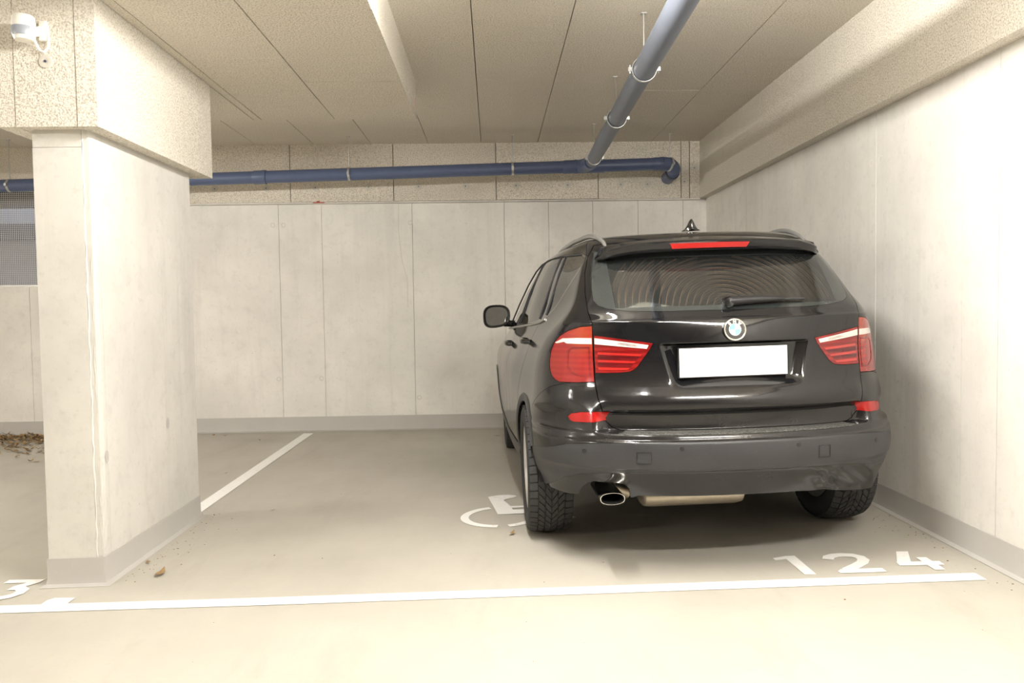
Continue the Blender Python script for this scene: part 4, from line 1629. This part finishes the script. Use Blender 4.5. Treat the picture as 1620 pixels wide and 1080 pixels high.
# rear wiper
wp = empty('rear_wiper')
wp.parent = car
wy = lambda x, z, p: glass_point(x, z, p)
c0 = glass_point(-.012, 1.232, -.025)
v, f = lathe_vf([(.03, .026), (-.008, .026), (-.018, .021), (-.020, .001)], 24, 'Y', c0)
make('pivot_cap', v, f, 'gloss_black', wp, 50)
pts = [glass_point(x, 1.236 + .006 * math.sin((x + .01) * 9), -.030) for x in np.linspace(-.012, .255, 10)]
v, f = tube_vf(pts, [.019, .021, .020, .019, .018, .017, .016, .014, .010, .004], 12)
make('wiper_arm', [(p[0], p[1], p[2]) for p in v], f, 'black_trim', wp, 50)
pts = [glass_point(x, 1.238, -.016) for x in np.linspace(-.04, .355, 12)]
v, f = tube_vf(pts, [.004] + [.0065] * 10 + [.004], 8)
make('wiper_blade', v, f, 'rubber', wp, 50)

# shark-fin aerial
V = []
sec = [(-.075, .030, .006), (-.070, .046, .052), (-.05, .050, .064), (-.02, .046, .056), (.03, .036, .034), (.08, .022, .014), (.11, .004, .002)]
FINP = ((-1, 0), (-.66, .16), (-.42, .42), (-.24, .74), (-.12, .94), (0, 1), (.12, .94), (.24, .74), (.42, .42), (.66, .16), (1, 0))
for (y, w, hgt) in sec:
    for (a, b) in FINP:
        V.append((.036 + a * w, y - .012 * b, 1.645 + .075 * y + hgt * b))
nf_ = len(FINP)
Fc = [(i * nf_ + k, i * nf_ + k + 1, (i + 1) * nf_ + k + 1, (i + 1) * nf_ + k) for i in range(len(sec) - 1) for k in range(nf_ - 1)]
Fc += [tuple(range(nf_ - 1, -1, -1)), tuple(range((len(sec) - 1) * nf_, len(sec) * nf_))]
make('aerial_fin', V, Fc, 'gloss_black', car, 50)

# roof rails
def surf_top(x, y):
    """height of the roof at (x, y)"""
    best = 1.5
    for z in np.linspace(1.50, 1.672, 60):
        yr, yf = float(REAR(z)), float(FRONT(z))
        if not (yr < y < yf):
            continue
        s = float(sstep(-.55, .65, y))
        w = float(WREAR(z)) + (float(WMID(z)) - float(WREAR(z))) * s
        L = min(float(LREAR(z)), (yf - yr) * .45)
        if y < yr + L:
            w *= max(0.0, 1 - (1 - (y - yr) / L) ** float(NREAR(z))) ** (1 / float(NREAR(z)))
        if abs(x) <= w:
            best = max(best, z)
    return best


for s in (-1, 1):
    ys = np.linspace(-.46, 1.32, 22)
    pts, rad = [], []
    for i, y in enumerate(ys):
        u = i / 21
        x = s * (.505 + .062 * min(1, u * 2.2))
        lift = .026 * min(1, math.sin(math.pi * min(u, 1 - u) * 2.2) if min(u, 1 - u) < .227 else 1)
        pts.append((x, y, surf_top(x, y) + lift - .006))
        rad.append(.009 + .005 * min(1, 6 * min(u, 1 - u)))
    v, f = tube_vf(pts, rad, 12)
    make('roof_rail', v, f, 'rail_metal', car, 50)

# ------------------------------------------------------------------ side glass, screen, trims
def side_piece(poly, s, src):
    return boolean(src.copy(), prism(poly, 'yz', s * .42, s * 1.3), 'INTERSECT')


MIDSH = boolean(SHELL.copy(), prism([(-.5, 1.0), (2.6, 1.0), (2.6, 1.75), (-.5, 1.75)], 'yz', -1.3, 1.3), 'INTERSECT')
for s in (-1, 1):
    frame = side_piece(grow(DLO, -.002), s, MIDSH)
    for w in (FRONT_DOOR_WIN, REAR_DOOR_WIN, QUARTER_WIN):
        frame = boolean(frame, prism(w, 'yz', s * .42, s * 1.3), 'DIFFERENCE')
    car_part('window_frame', frame, 'gloss_black')
    for w in (FRONT_DOOR_WIN, REAR_DOOR_WIN, QUARTER_WIN):
        car_part('side_window', side_piece(grow(w, -.0012), s, MIDSH), 'side_glass')
car_part('windscreen', boolean(MIDSH.copy(), prism(grow(SCREEN, -.003), 'xz', 1.2, 2.6), 'INTERSECT'), 'screen_glass')


def side_point(y, z, s, push=0.0):
    yr = float(REAR(z))
    w = float(WREAR(z)) + (float(WMID(z)) - float(WREAR(z))) * float(sstep(-.55, .65, y))
    L = float(LREAR(z))
    if y < yr + L:
        n = float(NREAR(z))
        w *= max(0.0, 1 - max(0, 1 - (y - yr) / L) ** n) ** (1 / n)
    w = (w + .03 * min(1, w / .5) * float(sstep(.2, 1.3, y))) * (1 - .10 * float(sstep(2.75, 3.6, y)))
    return (s * (w + push), y, z)


for s in (-1, 1):
    pts = [side_point(y, z - .008, s, .003) for y, z in ((1.98, 1.112), (1.4, 1.128), (.8, 1.142), (.35, 1.155), (.10, 1.168), (-.01, 1.185))]
    tube('belt_trim', pts, .007, 'rail_metal', car, 8)
    for ln in (((1.02, 1.150), (1.02, 1.35), (1.02, 1.548)), ((.94, 1.152), (.94, 1.35), (.94, 1.549)), ((.165, 1.182), (.22, 1.35), (.28, 1.50), (.285, 1.536)), ((.035, 1.203), (.075, 1.31), (.133, 1.44), (.168, 1.529)), ((1.93, 1.130), (1.75, 1.28), (1.53, 1.43), (1.33, 1.513), (1.1, 1.548), (.8, 1.556), (.5, 1.549), (.2, 1.537), (-.2, 1.516))):
        tube('window_seal', [side_point(y, z, s, .002) for y, z in ln], .0055, 'rubber', car, 8)
    # wheel-arch edges in dark plastic
    for yc in (0, 2.81):
        V, Fc = [], []
        n = 40
        for k in range(n + 1):
            a = math.radians(-18 + (172 if yc == 0 else 216) * k / n)
            for (r, push) in ((.374, .002), (.386, .009), (.412, .008), (.420, .000)):
                y, z = yc + r * math.cos(a), .352 + r * math.sin(a)
                z = max(z, .27)
                V.append(side_point(y, z, s, push))
        for k in range(n):
            for i in range(3):
                Fc.append((k * 4 + i, k * 4 + i + 1, (k + 1) * 4 + i + 1, (k + 1) * 4 + i))
        o = make('arch_trim', V, Fc, 'grey_plastic', car, 40)
    # sill trim
    ys = np.linspace(.42, 2.40, 12)
    V = []
    for y in ys:
        for z, p in ((.30, -.01), (.30, .008), (.36, .012), (.42, .004)):
            V.append(side_point(y, z, s, p))
    make('sill_trim', V, [(i * 4 + k, i * 4 + k + 1, i * 4 + k + 5, i * 4 + k + 4) for i in range(11) for k in range(3)], 'grey_plastic', car, 40)
    # door handles
    for y, z in ((1.14, 1.015), (.24, 1.055)):
        v, f = tube_vf([side_point(y + d, z + .004 * math.sin(d * 12), s, p) for d, p in ((-.11, -.004), (-.095, .022), (-.05, .036), (.0, .038), (.05, .034), (.075, .018), (.09, -.004))], [.013, .015, .016, .016, .016, .015, .012], 12)
        make('door_handle', v, f, 'gloss_black', car, 50)
    # door mirror
    m = empty('door_mirror')
    m.parent = car
    m.location = (s * 1.0, 1.93, 1.205)
    V, Fc = [], []
    rings = [(-.070, .93, .0), (-.073, 1.0, .0), (-.06, 1.05, .0), (-.02, 1.04, .0), (.03, .93, -.004), (.065, .70, -.008), (.085, .42, -.012), (.092, .05, -.014)]
    nseg = 32
    for (y, k, dz) in rings:
        for j in range(nseg):
            a = 2 * math.pi * j / nseg
            c, sn = math.cos(a), math.sin(a)
            ex = abs(c) ** .72 * (1 if c > 0 else -1)
            ez = abs(sn) ** .72 * (1 if sn > 0 else -1)
            V.append((.103 * k * ex, y, .086 * k * (ez - (.14 * ex * s if ez < 0 else 0)) + dz))
    for i in range(len(rings) - 1):
        for j in range(nseg):
            b = (j + 1) % nseg
            Fc.append((i * nseg + j, i * nseg + b, (i + 1) * nseg + b, (i + 1) * nseg + j))
    make('mirror_housing', V, Fc, 'car_paint', m, 60)
    G = [(x * .90, -.066, z * .90) for (x, y, z) in V[:nseg]]
    make('mirror_glass', [(0, -.067, 0)] + G, [(0, (j + 1) % nseg + 1, j + 1) for j in range(nseg)], 'mirror_glass', m)
    G2 = V[:nseg]
    make('mirror_bezel', [(x, -.0705, z) for x, y, z in G2] + [(x * .9, -.0655, z * .9) for x, y, z in G2], [(j, (j + 1) % nseg, (j + 1) % nseg + nseg, j + nseg) for j in range(nseg)], 'black_trim', m)
    tube('mirror_arm', [(-s * .06, .01, -.055), (-s * .11, .02, -.062), (-s * .17, .03, -.07)], [.030, .026, .030], 'black_trim', m, 14)

# ------------------------------------------------------------------ exhaust, underbody, interior
ex = empty('exhaust')
ex.parent = car


def oval(profile, a, b, cx, cz, seg=36):
    V, Fc = [], []
    for (y, k) in profile:
        for j in range(seg):
            t = 2 * math.pi * j / seg
            c, sn = math.cos(t), math.sin(t)
            V.append((cx + k * a * abs(c) ** .85 * (1 if c > 0 else -1), y, cz + k * b * abs(sn) ** .85 * (1 if sn > 0 else -1)))
    for i in range(len(profile) - 1):
        for j in range(seg):
            k2 = (j + 1) % seg
            Fc.append((i * seg + j, i * seg + k2, (i + 1) * seg + k2, (i + 1) * seg + j))
    return V, Fc


v, f = oval([(-.60, .95), (-.80, 1.0), (-.905, 1.0), (-.912, .985), (-.912, .93), (-.90, .90), (-.70, .88)], .057, .027, -.592, .368)
make('tail_pipe', v, f, 'chrome', ex, 40)
v, f = oval([(-.902, .90), (-.72, .88), (-.72, .01)], .057, .027, -.592, .368)
make('pipe_bore', v, f, 'soot', ex, 40)
tube('link_pipe', [(-.60, -.62, .368), (-.56, -.55, .35), (-.45, -.52, .31)], .035, 'exhaust_steel', ex, 16)
v, f = lathe_vf([(-.40, .001), (-.40, .05), (-.388, .066), (-.36, .070), (.06, .070), (.09, .064), (.10, .05), (.10, .001)], 28, 'X', (0, 0, 0))
make('muffler', [(p[0], -.56 + p[1] * 1.7, .312 + p[2] * .95) for p in v], f, 'exhaust_steel', ex, 40)
ub = empty('underbody')
ub.parent = car
box('floor_pan', -.66, .66, -.60, 3.3, .40, .47, 'underbody', ub)
box('axle_beam', -.66, .66, -.08, .10, .27, .36, 'underbody', ub, .02)
box('axle_beam', -.66, .66, 2.72, 2.90, .27, .36, 'underbody', ub, .02)
box('bumper_core', -.48, .48, -.84, -.60, .435, .60, 'underbody', ub)
for s in (-1, 1):
    for yc in (0, 2.81):
        v, f = lathe_vf([(s * .58, .40), (s * .88, .40)], 24, 'X', (0, yc, .352), 0, math.pi)
        make('wheel_liner', v, f, 'underbody', ub, 60)
    v, f = box_vf(min(s * .56, s * .58), max(s * .56, s * .58), -.55, 3.35, .36, .80)
    make('side_liner', v, f, 'underbody', ub)
it = empty('interior')
it.parent = car
box('cabin_floor', -.60, .60, -.58, 2.1, .60, .64, 'interior_plastic', it)
box('load_cover', -.60, .60, -.70, .02, 1.00, 1.02, 'interior_plastic', it, .006)
box('rear_seat_back', -.64, .64, .02, .17, .66, 1.13, 'seat_fabric', it, .05)
for x in (-.40, 0, .40):
    box('headrest', x - .13, x + .13, .02, .12, 1.12, 1.27 if x else 1.20, 'seat_fabric', it, .035)
for x in (-.38, .38):
    box('front_seat_back', x - .24, x + .24, 1.02, 1.16, .66, 1.24, 'seat_fabric', it, .05)
    box('headrest', x - .13, x + .13, 1.03, 1.13, 1.25, 1.44, 'seat_fabric', it, .04)
box('dashboard', -.72, .72, 1.80, 2.25, .70, 1.10, 'interior_plastic', it, .05)
v, f = lathe_vf([(-.012, .165), (0, .177), (.012, .165), (0, .153), (-.012, .165)], 24, 'Y', (-.38, 1.62, 1.02))
make('steering_wheel', v, f, 'interior_plastic', it, 60)
box('cabin_mirror', -.11, .11, 1.56, 1.59, 1.44, 1.50, 'interior_plastic', it, .01)

# ------------------------------------------------------------------ wheels
TW = .118


def tyre_profile():
    return [(-.095, .235), (-.112, .25), (-.120, .285), (-.119, .315), (-.110, .335), (-.095, .345), (-.06, .3475), (0, .3485), (.06, .3475), (.095, .345), (.110, .335), (.119, .315), (.120, .285), (.112, .25), (.095, .235)]


tv, tf = lathe_vf(tyre_profile(), 72, 'X')
# tread blocks: ribs of slanted blocks
tb = []


def tread_r(x):
    return .357 - .012 * (abs(x) / .11) ** 4


def block(x0, x1, x2, x3, a0, a1, skew):
    """block between x0..x1 at angle a0 and x2..x3 at a1 (outer surface), sunk to the carcass"""
    V = []
    for (x, a) in ((x0, a0), (x1, a0 + skew), (x3, a1 + skew), (x2, a1)):
        r = tread_r(x)
        V.append((x, .340 * math.cos(a), .340 * math.sin(a)))
    for (x, a) in ((x0, a0), (x1, a0 + skew), (x3, a1 + skew), (x2, a1)):
        r = tread_r(x)
        V.append((x, r * math.cos(a), r * math.sin(a)))
    return V, [(0, 3, 2, 1), (4, 5, 6, 7), (0, 1, 5, 4), (1, 2, 6, 5), (2, 3, 7, 6), (3, 0, 4, 7)]


nb = 50
for k in range(nb):
    a = 2 * math.pi * k / nb
    st = 2 * math.pi / nb
    for sgn in (-1, 1):
        tb.append(block(sgn * .072, sgn * .112, sgn * .072, sgn * .112, a + (st * .5 if sgn > 0 else 0), a + st * .86 + (st * .5 if sgn > 0 else 0), st * .1))
        tb.append(block(sgn * .036, sgn * .067, sgn * .036, sgn * .067, a + st * .1, a + st * .92, -st * .75))
        tb.append(block(sgn * .002, sgn * .031, sgn * .002, sgn * .031, a + st * .3, a + st * 1.14, -st * .9))
bv, bf = join_vf(tb)
tyre_me = mesh_vf(tv, tf, 'tyre')
tyre_me.materials.append(MATS['rubber'])
mark_smooth(tyre_me, 40)
tread_me = mesh_vf(bv, bf, 'tread_blocks')
tread_me.materials.append(MATS['tread_rubber'])
bm = bmesh.new()
bm.from_mesh(tread_me)
bmesh.ops.recalc_face_normals(bm, faces=bm.faces[:])
bm.to_mesh(tread_me)
bm.free()
rv, rf = lathe_vf([(-.10, .240), (-.106, .236), (-.104, .226), (-.085, .218), (-.05, .205), (.08, .205), (.10, .235)], 64, 'X')
rim_me = mesh_vf(rv, rf, 'rim_barrel')
rim_me.materials.append(MATS['alloy'])
mark_smooth(rim_me, 40)
hub_v, hub_f = lathe_vf([(-.085, .001), (-.085, .03), (-.078, .036), (-.07, .075), (-.04, .08), (.02, .08)], 32, 'X')
hub_me = mesh_vf(hub_v, hub_f, 'hub')
hub_me.materials.append(MATS['alloy'])
mark_smooth(hub_me, 40)
disc_v, disc_f = lathe_vf([(-.005, .06), (-.005, .165), (.02, .165), (.02, .06)], 40, 'X')
disc_me = mesh_vf(disc_v, disc_f, 'brake_disc')
disc_me.materials.append(MATS['zinc'])
spoke = []
for d in (-.16, .16):
    V = []
    for (r, hw, x0, x1) in ((.055, .020, -.078, -.045), (.14, .017, -.072, -.045), (.228, .022, -.090, -.06)):
        for (w, x) in ((-hw, x0), (hw, x0), (hw * 1.1, x1), (-hw * 1.1, x1)):
            a = d * (r / .228)
            V.append((x, r * math.cos(a) - w * math.sin(a), r * math.sin(a) + w * math.cos(a)))
    Fc = []
    for i in range(2):
        for k in range(4):
            Fc.append((i * 4 + k, i * 4 + (k + 1) % 4, (i + 1) * 4 + (k + 1) % 4, (i + 1) * 4 + k))
    spoke.append((V, Fc))
sv, sf = join_vf(spoke)
spoke_me = mesh_vf(sv, sf, 'spoke')
spoke_me.materials.append(MATS['alloy'])
for s in (-1, 1):
    for yc in (0, 2.81):
        w = empty('wheel')
        w.parent = car
        w.location = (s * .812, yc, .357)
        w.rotation_euler = (random.uniform(0, 1), 0, 0 if s < 0 else math.pi)
        t_ = link('tyre', tyre_me, w)
        tr_ = link('tread_blocks', tread_me, w)
        tr_['kind'] = 'stuff'
        link('rim_barrel', rim_me, w)
        link('hub', hub_me, w)
        link('brake_disc', disc_me, w)
        for k in range(5):
            sp_ = link('spoke', spoke_me, w)
            sp_.rotation_euler = (2 * math.pi * k / 5, 0, 0)
for me in list(bpy.data.meshes):
    if me.users == 0:
        bpy.data.meshes.remove(me)
